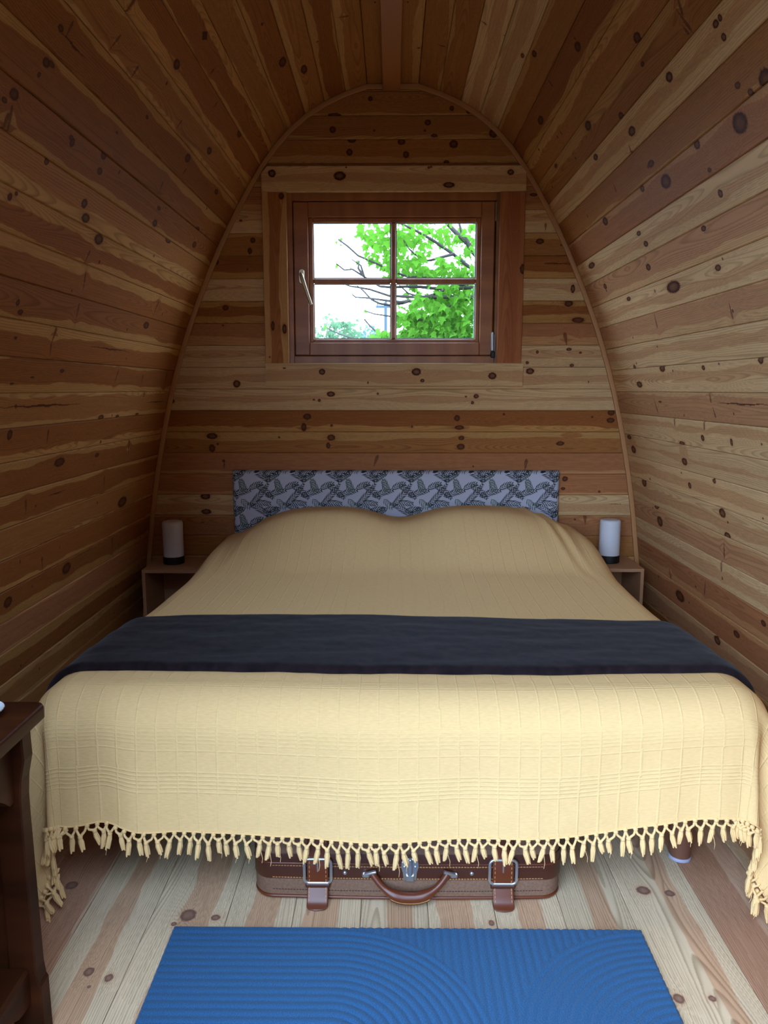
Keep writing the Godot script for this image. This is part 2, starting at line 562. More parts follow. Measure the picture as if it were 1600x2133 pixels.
	func make() -> void:
		rows.resize(count)
		var job := WorkerThreadPool.add_group_task(strip, count, -1, true)
		WorkerThreadPool.wait_for_group_task_completion(job)
		var all := PackedByteArray()
		for r in rows:
			all.append_array(r)
		rows.clear()
		texture = ImageTexture.create_from_image(Image.create_from_data(w, h * count, false, Image.FORMAT_RGB8, all))

	func uv(k: int, along: float, across: float) -> Vector2:
		# across from 0 to 1 over board k
		var inset := 0.6 / h
		return Vector2((along - start) / length, (k + lerpf(inset, 1.0 - inset, clampf(across, 0.0, 1.0))) / count)


var sheets := {}


func sheet(called: String, count: int, w: int, h: int, start: float, length: float, width: float, tones: String, knots: Array, seed_: int, rough: float) -> Sheet:
	var s := Sheet.new()
	s.count = count
	s.w = w
	s.h = h
	s.start = start
	s.length = length
	s.width = width
	s.tones = tones
	s.knots = knots
	s.seed_ = seed_
	s.fibre = fibre_map
	s.ring = ring_map
	sheets[called] = s
	var m := StandardMaterial3D.new()
	m.resource_name = called
	m.roughness = rough
	m.metallic_specular = 0.14
	mats[called] = m
	return s


var fibre_map: PackedByteArray
var ring_map: PackedFloat32Array


func make_materials() -> void:
	var f := FastNoiseLite.new()
	f.seed = 5
	f.frequency = 0.09
	f.fractal_octaves = 3
	var im := f.get_seamless_image(32, 256)
	im.resize(512, 256, Image.INTERPOLATE_CUBIC)
	im.convert(Image.FORMAT_L8)
	fibre_map = im.get_data()
	# growth rings of uneven width: slow rise, sharp late-wood edge
	var r := RandomNumberGenerator.new()
	r.seed = 3
	ring_map.resize(1024)
	var at := 0
	while at < 1024:
		var n := r.randi_range(9, 26)
		var a := r.randf_range(0.45, 1.0)
		for k in n:
			if at + k < 1024:
				var t := float(k) / n
				ring_map[at + k] = a * (smoothstep(0.35, 0.88, t) * (1.0 - smoothstep(0.9, 1.0, t)))
		at += n
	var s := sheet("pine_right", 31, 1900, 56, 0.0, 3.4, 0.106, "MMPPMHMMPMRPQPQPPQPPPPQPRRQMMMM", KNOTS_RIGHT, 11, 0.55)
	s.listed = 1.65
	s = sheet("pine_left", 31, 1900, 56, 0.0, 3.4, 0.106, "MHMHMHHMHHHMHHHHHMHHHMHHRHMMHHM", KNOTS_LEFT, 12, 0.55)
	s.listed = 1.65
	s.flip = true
	s = sheet("pine_back", 28, 1250, 52, -1.32, 2.64, 0.1055, "MMMMMMRPRRMHPPPRHPHMPRMMMMHP", KNOTS_BACK, 13, 0.45)
	s.listed = 9.0
	s.first = 5
	s = sheet("pine_floor", 15, 1900, 110, 0.9, 2.3, 0.175, "PPRPPPPPPPPPRPM", KNOTS_FLOOR, 14, 0.36)
	s.listed = 9.0
	s.contrast = 1.15
	s.floorwood = true
	s = sheet("pine_trim", 12, 1000, 56, -0.7, 1.4, 0.117, "PPSTMMMMMMMM", [], 15, 0.45)
	s.stray = 0.0
	s.contrast = 0.7
	var casing := []
	for k in KNOTS_CASING.size():
		casing.append(KNOTS_CASING[k] - (1826 if k % 6 == 1 and KNOTS_CASING[k - 1] > 1 else 0))
	s.knots = casing
	s.listed = 9.0
	for called: String in sheets:
		sheets[called].make()
		mats[called].albedo_texture = sheets[called].texture
	mats["pine_back"].roughness = 0.55
	plain("felt", Color(0.13, 0.09, 0.06), 0.95)
	plain("outer_board", Color(0.24, 0.18, 0.13), 0.8)
	plain("lath", Color(0.72, 0.50, 0.30), 0.55)
	plain("ridge_wood", Color(0.68, 0.44, 0.26), 0.5)
	var wood := plain("window_wood", Color(1, 1, 1), 0.42)
	wood.albedo_texture = noise_texture(0.02, 256, 4, Color(0.60, 0.35, 0.165), Color(0.70, 0.44, 0.22), 8, Vector2i(8, 1))
	wood.uv1_scale = Vector3(2.0, 2.0, 1.0)
	var glass := plain("glass", Color(0.92, 0.97, 1.0, 0.04), 0.0)
	glass.metallic_specular = 0.2
	glass.transparency = BaseMaterial3D.TRANSPARENCY_ALPHA
	plain("window_seal", Color(0.62, 0.74, 0.80), 0.4)
	plain("champagne_metal", Color(0.80, 0.72, 0.58), 0.35, 0.6)
	plain("steel", Color(0.80, 0.80, 0.80), 0.3, 0.9)
	plain("black_plastic", Color(0.03, 0.03, 0.03), 0.5)
	plain("bed_frame", Color(0.10, 0.08, 0.07), 0.8)
	plain("mattress", Color(0.80, 0.79, 0.76), 0.9)
	plain("bed_leg", Color(0.42, 0.27, 0.20), 0.5)
	plain("leg_ring", Color(0.62, 0.62, 0.70), 0.35)
	plain("ply", Color(0.70, 0.52, 0.37), 0.55)
	var shade := plain("lamp_shade", Color(0.88, 0.88, 0.90), 0.3)
	shade.backlight_enabled = true
	shade.backlight = Color(0.5, 0.5, 0.5)
	plain("lamp_base", Color(0.018, 0.018, 0.02), 0.55)
	plain("leather_dark", Color(0.27, 0.125, 0.065), 0.38)
	plain("leather_tan", Color(0.38, 0.17, 0.075), 0.36)
	plain("leather_keeper", Color(0.26, 0.12, 0.06), 0.45)
	var canvas := plain("suitcase_cloth", Color(1, 1, 1), 0.75)
	canvas.albedo_texture = noise_texture(0.15, 256, 3, Color(0.40, 0.29, 0.22), Color(0.50, 0.37, 0.29), 31)
	canvas.uv1_scale = Vector3(3.0, 3.0, 1.0)
	plain("thread", Color(0.74, 0.53, 0.33), 0.8)
	plain("thread_dark", Color(0.18, 0.10, 0.06), 0.8)
	plain("stained_oak", Color(1, 1, 1), 0.42).metallic_specular = 0.2
	mats["stained_oak"].albedo_texture = noise_texture(0.02, 256, 4, Color(0.17, 0.075, 0.035), Color(0.29, 0.145, 0.07), 41, Vector2i(8, 1))
	mats["stained_oak"].uv1_scale = Vector3(1.5, 1.5, 1.0)
	plain("porcelain", Color(0.90, 0.92, 0.94), 0.2)
	plain("bark", Color(0.24, 0.21, 0.19), 0.9)
	var leaf := plain("leaf", Color(0.26, 0.43, 0.12), 0.8)
	leaf.specular_mode = BaseMaterial3D.SPECULAR_DISABLED
	leaf.backlight_enabled = true
	leaf.backlight = Color(0.36, 0.56, 0.17)
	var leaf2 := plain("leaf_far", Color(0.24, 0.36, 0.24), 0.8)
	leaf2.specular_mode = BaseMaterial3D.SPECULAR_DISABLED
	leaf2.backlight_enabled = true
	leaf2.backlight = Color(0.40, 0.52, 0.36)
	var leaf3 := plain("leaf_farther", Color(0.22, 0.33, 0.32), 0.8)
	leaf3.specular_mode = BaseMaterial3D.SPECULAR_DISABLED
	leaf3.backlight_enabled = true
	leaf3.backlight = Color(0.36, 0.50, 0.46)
	plain("pole_grey", Color(0.24, 0.31, 0.36), 0.8)
	var lawn := plain("lawn", Color(1, 1, 1), 0.95)
	lawn.albedo_texture = noise_texture(0.05, 256, 4, Color(0.20, 0.16, 0.09), Color(0.30, 0.25, 0.14), 51)
	lawn.uv1_scale = Vector3(30.0, 30.0, 1.0)
	make_cloth_materials()


func make_cloth_materials() -> void:
	# woven bedspread: 2.6 m square of cloth, thin raised cords lengthways and in bands across near the hem
	var size := 1600
	var f := FastNoiseLite.new()
	f.seed = 21
	f.frequency = 0.012
	f.fractal_octaves = 3
	var weave := FastNoiseLite.new()
	weave.seed = 22
	weave.frequency = 0.35
	var grain := weave.get_image(400, 1600)
	grain.resize(size, size, Image.INTERPOLATE_BILINEAR)
	grain.convert(Image.FORMAT_L8)
	var col := Image.create_empty(size, size, false, Image.FORMAT_RGB8)
	col.fill(Color(0.93, 0.77, 0.535))
	var hgt := Image.create_empty(size, size, false, Image.FORMAT_RGB8)
	hgt.fill(Color(0.35, 0.35, 0.35))
	var m2p := size / 2.6
	var cord := Color(0.94, 0.785, 0.545)
	var x := 0.012
	var r := RandomNumberGenerator.new()
	r.seed = 4
	while x < 2.6:
		var y := 0
		while y < size:                                   # cords wander a thread now and then and swell in slubs
			var n := r.randi_range(6, 60)
			var wd := 2 if r.randf() < 0.8 else 3
			var px := int(x * m2p) + (1 if r.randf() < 0.3 else 0)
			col.fill_rect(Rect2i(px, y, wd, n), cord)
			hgt.fill_rect(Rect2i(px, y, wd, n), Color(0.95, 0.95, 0.95))
			y += n
		x += 0.0475
	for band in [[0.105, 6, 0.0105, 1.0], [0.232, 6, 0.0095, 0.6], [0.385, 5, 0.0085, 0.7], [0.212, 1, 0.01, 0.9], [0.275, 1, 0.01, 0.5]]:
		for k in int(band[1]):
			var y := int((CLOTH_END - band[0] - k * band[2]) * m2p)
			var g: float = 0.35 + 0.6 * band[3]
			col.fill_rect(Rect2i(0, y, size, 2), Color(0.93, 0.77, 0.535).lerp(cord, band[3]))
			hgt.fill_rect(Rect2i(0, y, size, 2), Color(g, g, g))
	var gd := grain.get_data()
	var cd := col.get_data()
	for k in size * size:
		var q := 0.955 + 0.075 * gd[k] / 255.0
		cd[k * 3] = int(cd[k * 3] * q)
		cd[k * 3 + 1] = int(cd[k * 3 + 1] * q)
		cd[k * 3 + 2] = int(cd[k * 3 + 2] * q)
	var m := plain("bedspread", Color(1, 1, 1), 0.85)
	m.albedo_texture = ImageTexture.create_from_image(Image.create_from_data(size, size, false, Image.FORMAT_RGB8, cd))
	m.heightmap_enabled = true
	m.heightmap_texture = ImageTexture.create_from_image(hgt)
	m.heightmap_scale = 0.14
	m.metallic_specular = 0.25
	m.texture_repeat = true
	plain("tassel_yarn", Color(0.93, 0.77, 0.53), 0.9)
	var velvet := plain("velvet", Color(1, 1, 1), 0.8)
	velvet.albedo_texture = noise_texture(0.02, 512, 4, Color(0.065, 0.04, 0.05), Color(0.165, 0.118, 0.135), 61)
	velvet.uv1_scale = Vector3(2.0, 2.0, 1.0)
	velvet.rim_enabled = true
	velvet.rim = 0.15
	velvet.rim_tint = 0.5
	velvet.metallic_specular = 0.2
	var rug := plain("rug_pile", Color(1, 1, 1), 0.95)
	rug.albedo_texture = noise_texture(0.25, 512, 3, Color(0.06, 0.21, 0.38), Color(0.16, 0.43, 0.60), 71, Vector2i(2, 1))
	rug.uv1_scale = Vector3(4.0, 4.0, 1.0)
	rug.rim_enabled = true
	rug.rim = 0.25
	rug.rim_tint = 0.6
	make_leaf_print()


func make_leaf_print() -> void:
	# printed fabric of the headboard: palm fronds, one repeat of 0.18 m
	var size := 512
	var im := Image.create_empty(size, size, false, Image.FORMAT_RGB8)
	im.fill(Color(0.73, 0.74, 0.80))
	var r := RandomNumberGenerator.new()
	r.seed = 17
	var fronds := [[30, 400, -0.80, 430, -0.03, 0], [330, 560, -2.45, 400, -0.06, 0], [250, 260, -0.40, 330, 0.05, 0], [120, 90, 0.55, 330, 0.06, 0], [470, 430, 2.75, 250, -0.08, 1], [500, 200, -2.2, 220, 0.08, 2], [120, 330, 0.3, 220, -0.05, 1], [400, 10, 1.2, 200, 0.06, 2], [210, 480, -0.3, 240, 0.05, 0], [20, 150, -0.5, 220, 0.05, 1], [420, 300, 0.9, 190, -0.04, 2]]
	for fr in fronds:
		var p := Vector2(fr[0], fr[1])
		var a: float = fr[2]
		var ln: float = fr[3]
		var ink: Color = [Color(0.13, 0.18, 0.19), Color(0.17, 0.24, 0.22), Color(0.33, 0.40, 0.38)][fr[5]]
		var n := int(ln / 34.0)
		for k in n:
			var t := float(k) / n
			var step := Vector2(cos(a), sin(a)) * (ln / n)
			stroke(im, p, p + step, 2.0, 1.6, ink)
			var leaf := 104.0 * (0.35 + 0.65 * sin(PI * minf(0.25 + 0.75 * t, 1.0))) * (1.0 - 0.3 * t)
			for s in [-1.0, 1.0]:
				var b: float = a + s * r.randf_range(0.62, 0.8)
				var q := p + Vector2(cos(b), sin(b)) * leaf * 0.5 + Vector2(cos(a), sin(a)) * 4.0
				var e := p + Vector2(cos(b - s * 0.12), sin(b - s * 0.12)) * leaf
				stroke(im, p, q, 1.6, 7.2, ink)
				stroke(im, q, e, 7.2, 0.8, ink)
			p += step
			a += float(fr[4]) / n * 6.0
	var m := plain("leaf_print", Color(1, 1, 1), 0.9)
	m.albedo_texture = ImageTexture.create_from_image(im)
	m.uv1_scale = Vector3(1.0 / 0.178, 1.0 / 0.178, 1.0)


func stroke(im: Image, a: Vector2, b: Vector2, ra: float, rb: float, c: Color) -> void:
	var n := int(a.distance_to(b) / 1.2) + 1
	var w := im.get_width()
	for k in n + 1:
		var t := float(k) / n
		var p := a.lerp(b, t)
		var r := lerpf(ra, rb, t)
		for y in range(int(p.y - r), int(p.y + r) + 2):
			for x in range(int(p.x - r), int(p.x + r) + 2):
				if Vector2(x, y).distance_squared_to(p) <= r * r:
					im.set_pixel(posmod(x, w), posmod(y, w), c)


# ------------------------------------------------------------------ boards

# a board along local x, face up local y, width along local z; picture row k of the sheet
func board_mesh(s: Sheet, k: int, along0: float, along1: float, wid: float, thick: float, cham: float, flip := false, skew0 := 0.0, skew1 := 0.0) -> ArrayMesh:
	var b := Build.new()
	var hw := wid * 0.5
	var prof := [Vector2(-hw, -thick), Vector2(-hw, -cham), Vector2(-hw + cham, 0), Vector2(hw - cham, 0), Vector2(hw, -cham), Vector2(hw, -thick)]   # (z, y)
	for q in 6:
		var p0: Vector2 = prof[q]
		var p1: Vector2 = prof[(q + 1) % 6]
		var d := p1 - p0
		var nn := Vector3(0, d.x, -d.y).normalized()
		if q == 5:
			nn = Vector3(0, -1, 0)
		var t0 := (p0.x + hw) / wid
		var t1 := (p1.x + hw) / wid
		if flip:
			t0 = 1.0 - t0
			t1 = 1.0 - t1
		b.quad(Vector3(along0, p0.y, p0.x), Vector3(along1, p0.y, p0.x), Vector3(along1, p1.y, p1.x), Vector3(along0, p1.y, p1.x), nn, s.uv(k, along0, t0), s.uv(k, along1, t0), s.uv(k, along1, t1), s.uv(k, along0, t1))
	for e in [along0, along1]:
		var nn := Vector3(-1 if e == along0 else 1, 0, 0)
		b.quad(Vector3(e, -thick, -hw), Vector3(e, -thick, hw), Vector3(e, -cham, hw), Vector3(e, -cham, -hw), nn, s.uv(k, e, 0), s.uv(k, e, 1), s.uv(k, e, 1), s.uv(k, e, 0))
		b.quad(Vector3(e, -cham, -hw), Vector3(e, -cham, hw), Vector3(e, 0, hw - cham), Vector3(e, 0, -hw + cham), nn, s.uv(k, e, 0), s.uv(k, e, 1), s.uv(k, e, 1), s.uv(k, e, 0))
	return b.mesh()


func build_floor() -> void:
	var fl := setting("floor")
	var s: Sheet = sheets["pine_floor"]
	for k in FLOOR_SEAMS.size() - 1:
		var x0: float = FLOOR_SEAMS[k]
		var x1: float = FLOOR_SEAMS[k + 1]
		var o := put("plank", board_mesh(s, k, 0.0, POD_LENGTH, x1 - x0 - 0.0012, 0.025, 0.0012, true), mats["pine_floor"], fl)
		# length along z, face up, width along -x ... x
		o.transform = Transform3D(Basis(Vector3(0, 0, 1), Vector3(0, 1, 0), Vector3(-1, 0, 0)), Vector3((x0 + x1) * 0.5, 0, 0))
	var b := Build.new()
	b.box(Vector3(-1.45, -0.12, -0.12), Vector3(1.45, -0.0265, POD_LENGTH + 0.1))
	put("subfloor", b.mesh(), mats["felt"], fl)


func half_width(y: float) -> float:
	for k in shell.size() - 1:
		if y <= shell[k].y and y >= shell[k + 1].y:
			return lerpf(shell[k].x, shell[k + 1].x, (shell[k].y - y) / (shell[k].y - shell[k + 1].y))
	return 0.12 if y > 2.7 else 1.31


func build_back_wall() -> void:
	var wall := setting("wall_back")
	var s: Sheet = sheets["pine_back"]
	for row in range(-5, 22):
		var y0 := 0.458 + 0.1055 * row
		var y1 := y0 + 0.1055
		var o0 := maxf(y0, 1.41)
		var o1 := minf(y1, 2.25)
		var parts := []                                  # cut round the window opening, whole boards above and below
		if o1 <= o0:
			parts = [[y0, y1, []]]
		else:
			parts = [[y0, y1, [-0.53, 0.53]]]
		for p in parts:
			board_row_back(wall, s, row + 5, p[0], p[1], p[2])
	# sheathing behind, with the same opening
	var b := Build.new()
	for r in [[-1.45, -0.53, -0.1, 2.85], [0.53, 1.45, -0.1, 2.85], [-0.53, 0.53, -0.1, 1.405], [-0.53, 0.53, 2.252, 2.85]]:
		b.box(Vector3(r[0], r[2], -0.10), Vector3(r[1], r[3], -0.0185))
	put("sheathing", b.mesh(), mats["felt"], wall)


func board_row_back(wall: Node3D, s: Sheet, row: int, y0: float, y1: float, gap: Array) -> void:
	var reach := minf(half_width(maxf((y0 + y1) * 0.5, 0.0)) + 0.05, 1.32)
	if y1 > 2.70:
		reach = 0.30
	var spans := [[-reach, reach]] if gap.is_empty() else [[-reach, gap[0]], [gap[1], reach]]
	for sp in spans:
		var o := put("board", board_mesh(s, row, sp[0], sp[1], y1 - y0 - 0.001, 0.018, 0.003, true), mats["pine_back"], wall)
		o.transform = Transform3D(Basis(Vector3(1, 0, 0), Vector3(0, 0, 1), Vector3(0, -1, 0)), Vector3(0, (y0 + y1) * 0.5, 0))


func build_shell() -> void:
	var roof := setting("ceiling")
	var left := setting("wall_left")
	var right := setting("wall_right")
	for side in [-1.0, 1.0]:
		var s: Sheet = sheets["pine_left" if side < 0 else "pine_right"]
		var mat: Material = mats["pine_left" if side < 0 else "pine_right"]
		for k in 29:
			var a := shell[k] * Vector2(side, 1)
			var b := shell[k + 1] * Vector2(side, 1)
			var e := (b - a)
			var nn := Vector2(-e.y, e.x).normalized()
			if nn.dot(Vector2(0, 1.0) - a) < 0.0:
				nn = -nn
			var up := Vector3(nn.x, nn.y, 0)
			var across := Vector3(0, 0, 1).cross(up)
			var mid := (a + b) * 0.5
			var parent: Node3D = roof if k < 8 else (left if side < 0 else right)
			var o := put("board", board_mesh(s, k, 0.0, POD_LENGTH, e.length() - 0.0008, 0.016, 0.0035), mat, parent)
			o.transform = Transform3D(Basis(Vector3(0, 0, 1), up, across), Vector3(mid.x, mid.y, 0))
	# crown board at the ridge
	var s2: Sheet = sheets["pine_right"]
	for side in [-1.0, 1.0]:
		var o := put("board", board_mesh(s2, 30, 0.0, POD_LENGTH, 0.1195, 0.016, 0.003), mats["pine_right"], roof)
		o.transform = Transform3D(Basis(Vector3(0, 0, 1), Vector3(0, -1, 0), Vector3(1, 0, 0)), Vector3(side * 0.06, 2.7035, 0))
	# insulated skin outside the boards, so that no daylight enters but through window and door
	for part in [[roof, 0, 8], [left, 8, 30], [right, 8, 30]]:
		var b := Build.new()
		for side in [-1.0, 1.0]:
			if (part[0] == left and side > 0) or (part[0] == right and side < 0):
				continue
			for k in range(part[1], part[2]):
				skin_piece(b, shell[k], shell[k + 1], side)
			if part[1] == 0:
				skin_piece(b, Vector2(0, 2.703), shell[0], side)
		put("insulation", b.mesh(), mats["felt"], part[0])


func skin_piece(b: Build, p: Vector2, q: Vector2, side: float) -> void:
	var c := Vector2(0, 1.0)
	var z0 := -0.1
	var z1 := POD_LENGTH + 0.1
	var out := func(v: Vector2, d: float) -> Vector2:
		var nn := Vector2(v.x / 1.2, (v.y - 0.4) / 2.6).normalized() if v.y > 0.4 else Vector2(1, 0)
		return (v + nn * d) * Vector2(side, 1)
	var a0: Vector2 = out.call(p, 0.017)
	var a1: Vector2 = out.call(q, 0.017)
	var b0: Vector2 = out.call(p, 0.09)
	var b1: Vector2 = out.call(q, 0.09)
	var nn := Vector3((b0 - a0).x, (b0 - a0).y, 0).normalized()
	b.quad(Vector3(a0.x, a0.y, z0), Vector3(a0.x, a0.y, z1), Vector3(a1.x, a1.y, z1), Vector3(a1.x, a1.y, z0), -nn)
	b.quad(Vector3(b0.x, b0.y, z0), Vector3(b0.x, b0.y, z1), Vector3(b1.x, b1.y, z1), Vector3(b1.x, b1.y, z0), nn)
	for z in [z0, z1]:
		b.quad(Vector3(a0.x, a0.y, z), Vector3(b0.x, b0.y, z), Vector3(b1.x, b1.y, z), Vector3(a1.x, a1.y, z), Vector3(0, 0, -1 if z == z0 else 1))


const DOOR := [-0.74, 0.56, 2.17]            # left, right, top of the open doorway that the camera looks in through


func build_front_wall() -> void:
	var wall := setting("wall_front")
	var s: Sheet = sheets["pine_back"]
	for row in range(-5, 22):
		var y0 := 0.458 + 0.1055 * row
		var y1 := y0 + 0.1055
		var gap := [] if y0 > DOOR[2] - 0.01 else [DOOR[0], DOOR[1]]
		var reach := minf(half_width(maxf((y0 + y1) * 0.5, 0.0)) + 0.05, 1.32)
		if y1 > 2.70:
			reach = 0.30
		var spans := [[-reach, reach]] if gap.is_empty() else [[-reach, gap[0]], [gap[1], reach]]
		for sp in spans:
			var o := put("board", board_mesh(s, (row + 17) % 27, sp[0], sp[1], y1 - y0 - 0.001, 0.018, 0.003), mats["pine_back"], wall)
			o.transform = Transform3D(Basis(Vector3(1, 0, 0), Vector3(0, 0, -1), Vector3(0, 1, 0)), Vector3(0, (y0 + y1) * 0.5, POD_LENGTH))
	var b := Build.new()
	var z0 := POD_LENGTH + 0.0185
	var z1 := POD_LENGTH + 0.10
	b.box(Vector3(-1.45, -0.1, z0), Vector3(DOOR[0], 2.85, z1))
	b.box(Vector3(DOOR[1], -0.1, z0), Vector3(1.45, 2.85, z1))
	b.box(Vector3(DOOR[0], DOOR[2], z0), Vector3(DOOR[1], 2.85, z1))
	put("sheathing", b.mesh(), mats["outer_board"], wall)
	# plank door, swung out and standing open to the right; a step in front
	var door := setting("door_1")
	for k in 7:
		b = Build.new()
		b.box(Vector3(DOOR[1] + 0.03, 0.03, z1 + 0.02 + k * 0.142), Vector3(DOOR[1] + 0.06, 2.03, z1 + 0.16 + k * 0.142), 0.004)
		put("plank", b.mesh(), mats["outer_board"], door)
	b = Build.new()
	b.box(Vector3(-0.7, -0.42, z1 + 0.005), Vector3(0.7, -0.14, z1 + 0.55), 0.006)
	put("trim_3", b.mesh(), mats["outer_board"], null, "structure")


func build_trims() -> void:
	# bent lath that covers the joint of the curved shell and the back wall
	var b := Build.new()
	var rings := []
	for side in [-1.0, 1.0]:
		var idx := range(shell.size() - 2, -1, -1) if side < 0 else range(0, shell.size() - 1)
		for k in idx:
			var p: Vector2 = shell[k]
			var d: Vector2 = (shell[mini(k + 1, shell.size() - 1)] - shell[maxi(k - 1, 0)]).normalized()
			if k == 0:
				d = Vector2(1.0, -0.15).normalized()
			var inward := Vector2(d.y, -d.x)
			if inward.dot(Vector2(0, 0.6) - p) < 0.0:
				inward = -inward
			var ring := []
			for c in [[0.0005, 0.0005], [0.023, 0.0005], [0.024, 0.009], [0.021, 0.012], [0.003, 0.012], [0.0005, 0.010]]:
				var w: Vector2 = p + inward * c[0]
				ring.append(Vector3(w.x * side, w.y, c[1]))
			rings.append(ring)
	b.loft(rings)
	put("trim_1", b.mesh(), mats["lath"], null, "structure")
	b = Build.new()
	b.box(Vector3(-0.047, 2.672, 0.001), Vector3(0.035, 2.7035, POD_LENGTH), 0.003)
	put("trim_2", b.mesh(), mats["ridge_wood"], null, "structure")


# ------------------------------------------------------------------ window

func wood_box(called: String, lo: Vector3, hi: Vector3, c: float, parent: Node3D, upright := false, mat := "window_wood") -> MeshInstance3D:
	var b := Build.new()
	b.box(lo, hi, c)
	if not upright:                                       # grain along x
		for k in b.uv.size():
			b.uv[k] = Vector2(b.uv[k].y, b.uv[k].x)
	return put(called, b.mesh(), mats[mat], parent)


func build_window() -> void:
	var win := setting("window_1")
	var s: Sheet = sheets["pine_trim"]
	# casing boards on the wall: head with clipped corners, sill, two uprights
	var b := Build.new()
	var out := [Vector2(-0.623, 2.224), Vector2(0.632, 2.224), Vector2(0.632, 2.312), Vector2(0.606, 2.341), Vector2(-0.594, 2.341), Vector2(-0.623, 2.308)]
	var rings := []
	for c in [[0.0005, 0.0], [0.017, 0.0], [0.020, 0.003]]:
		var ring := []
		for p: Vector2 in out:
			var q := p + (Vector2(0, 2.28) - p) * Vector2(c[1] / 0.6, c[1] / 0.06)
			ring.append(Vector3(q.x, q.y, c[0]))
		rings.append(ring)
	b.loft(rings)
	for k in b.uv.size():
		b.uv[k] = s.uv(0, b.v[k].x, (b.v[k].y - 2.224) / 0.117)
	b_flat(b)
	put("casing", b.mesh(), mats["pine_trim"], win)
	var o := put("casing", board_mesh(s, 1, -0.622, 0.639, 0.112, 0.019, 0.003, true), mats["pine_trim"], win)
	o.transform = Transform3D(Basis(Vector3(1, 0, 0), Vector3(0, 0, 1), Vector3(0, -1, 0)), Vector3(0, 1.371, 0.0195))
	o = put("casing", board_mesh(s, 2, -0.399, 0.397, 0.117, 0.019, 0.003), mats["pine_trim"], win)
	o.transform = Transform3D(Basis(Vector3(0, 1, 0), Vector3(0, 0, 1), Vector3(1, 0, 0)), Vector3(-0.5635, 1.826, 0.0195))
	o = put("casing", board_mesh(s, 3, -0.399, 0.397, 0.119, 0.019, 0.003), mats["pine_trim"], win)
	o.transform = Transform3D(Basis(Vector3(0, 1, 0), Vector3(0, 0, 1), Vector3(1, 0, 0)), Vector3(0.570, 1.826, 0.0195))
	# fixed frame in the opening
	var fr := Node3D.new()
	fr.name = "frame"
	win.add_child(fr)
	wood_box("jamb", Vector3(-0.53, 1.408, -0.10), Vector3(-0.482, 2.25, -0.012), 0.002, fr, true)
	wood_box("jamb", Vector3(0.500, 1.408, -0.10), Vector3(0.53, 2.25, -0.035), 0.002, fr, true)
	wood_box("head", Vector3(-0.482, 2.192, -0.10), Vector3(0.500, 2.25, -0.016), 0.002, fr)
	wood_box("sill", Vector3(-0.482, 1.408, -0.10), Vector3(0.500, 1.462, -0.012), 0.002, fr)
	wood_box("stop", Vector3(-0.482, 1.462, -0.10), Vector3(-0.455, 2.192, -0.0765), 0.001, fr, true)
	wood_box("stop", Vector3(0.470, 1.462, -0.10), Vector3(0.500, 2.192, -0.0765), 0.001, fr, true)
	wood_box("stop", Vector3(-0.455, 2.165, -0.10), Vector3(0.470, 2.192, -0.0765), 0.001, fr)
	wood_box("stop", Vector3(-0.455, 1.462, -0.10), Vector3(0.470, 1.490, -0.0765), 0.001, fr)
	# opening sash
	var sash := Node3D.new()
	sash.name = "sash"
	win.add_child(sash)
	var z0 := -0.075
	var z1 := -0.022
	wood_box("stile", Vector3(-0.479, 1.466, z0), Vector3(-0.407, 2.189, z1), 0.004, sash, true)
	wood_box("stile", Vector3(0.427, 1.466, z0), Vector3(0.492, 2.189, z1), 0.004, sash, true)
	wood_box("rail", Vector3(-0.407, 2.118, z0), Vector3(0.427, 2.189, z1 - 0.001), 0.003, sash)
	wood_box("rail", Vector3(-0.407, 1.466, z0), Vector3(0.427, 1.528, z1 - 0.001), 0.003, sash)
	# stepped glazing bead inside the rails
	for q in [[Vector3(-0.407, 1.528, -0.07), Vector3(-0.386, 2.118, -0.034), true], [Vector3(0.406, 1.528, -0.07), Vector3(0.427, 2.118, -0.034), true], [Vector3(-0.386, 2.096, -0.07), Vector3(0.406, 2.118, -0.034), false], [Vector3(-0.386, 1.528, -0.07), Vector3(0.406, 1.546, -0.034), false]]:
		wood_box("glazing_bead", q[0], q[1], 0.004, sash, q[2])
	wood_box("glazing_bar", Vector3(-0.008, 1.546, -0.066), Vector3(0.017, 2.096, -0.036), 0.005, sash, true)
	wood_box("glazing_bar", Vector3(-0.386, 1.8105, -0.0655), Vector3(-0.008, 1.8355, -0.0365), 0.005, sash)
	wood_box("glazing_bar", Vector3(0.017, 1.8105, -0.0655), Vector3(0.406, 1.8355, -0.0365), 0.005, sash)
	for px in [[-0.386, -0.008], [0.017, 0.406]]:
		for py in [[1.546, 1.8105], [1.8355, 2.096]]:
			b = Build.new()
			b.quad(Vector3(px[0], py[0], -0.056), Vector3(px[1], py[0], -0.056), Vector3(px[1], py[1], -0.056), Vector3(px[0], py[1], -0.056), Vector3(0, 0, 1))
			put("pane", b.mesh(), mats["glass"], sash)
			b = Build.new()                               # pale seal round each pane
			for e in [[px[0], py[0], px[1], py[0] + 0.005], [px[0], py[1] - 0.004, px[1], py[1]], [px[0], py[0] + 0.005, px[0] + 0.004, py[1] - 0.004], [px[1] - 0.005, py[0] + 0.005, px[1], py[1] - 0.004]]:
				b.box(Vector3(e[0], e[1], -0.0555), Vector3(e[2], e[3], -0.050))
			put("seal", b.mesh(), mats["window_seal"], sash)
	# lever handle, pointing down to the right
	b = Build.new()
	var rose := []
	for q in [[0.0, 1.0], [0.007, 1.0], [0.010, 0.8]]:
		var ring := []
		for k in 24:
			var a := TAU * k / 24
			ring.append(Vector3(-0.442 + cos(a) * 0.0145 * q[1], 1.842 + sin(a) * 0.0145 * q[1] + (0.021 if sin(a) > 0 else -0.021), z1 + q[0]))
		rose.append(ring)
	b.loft(rose)
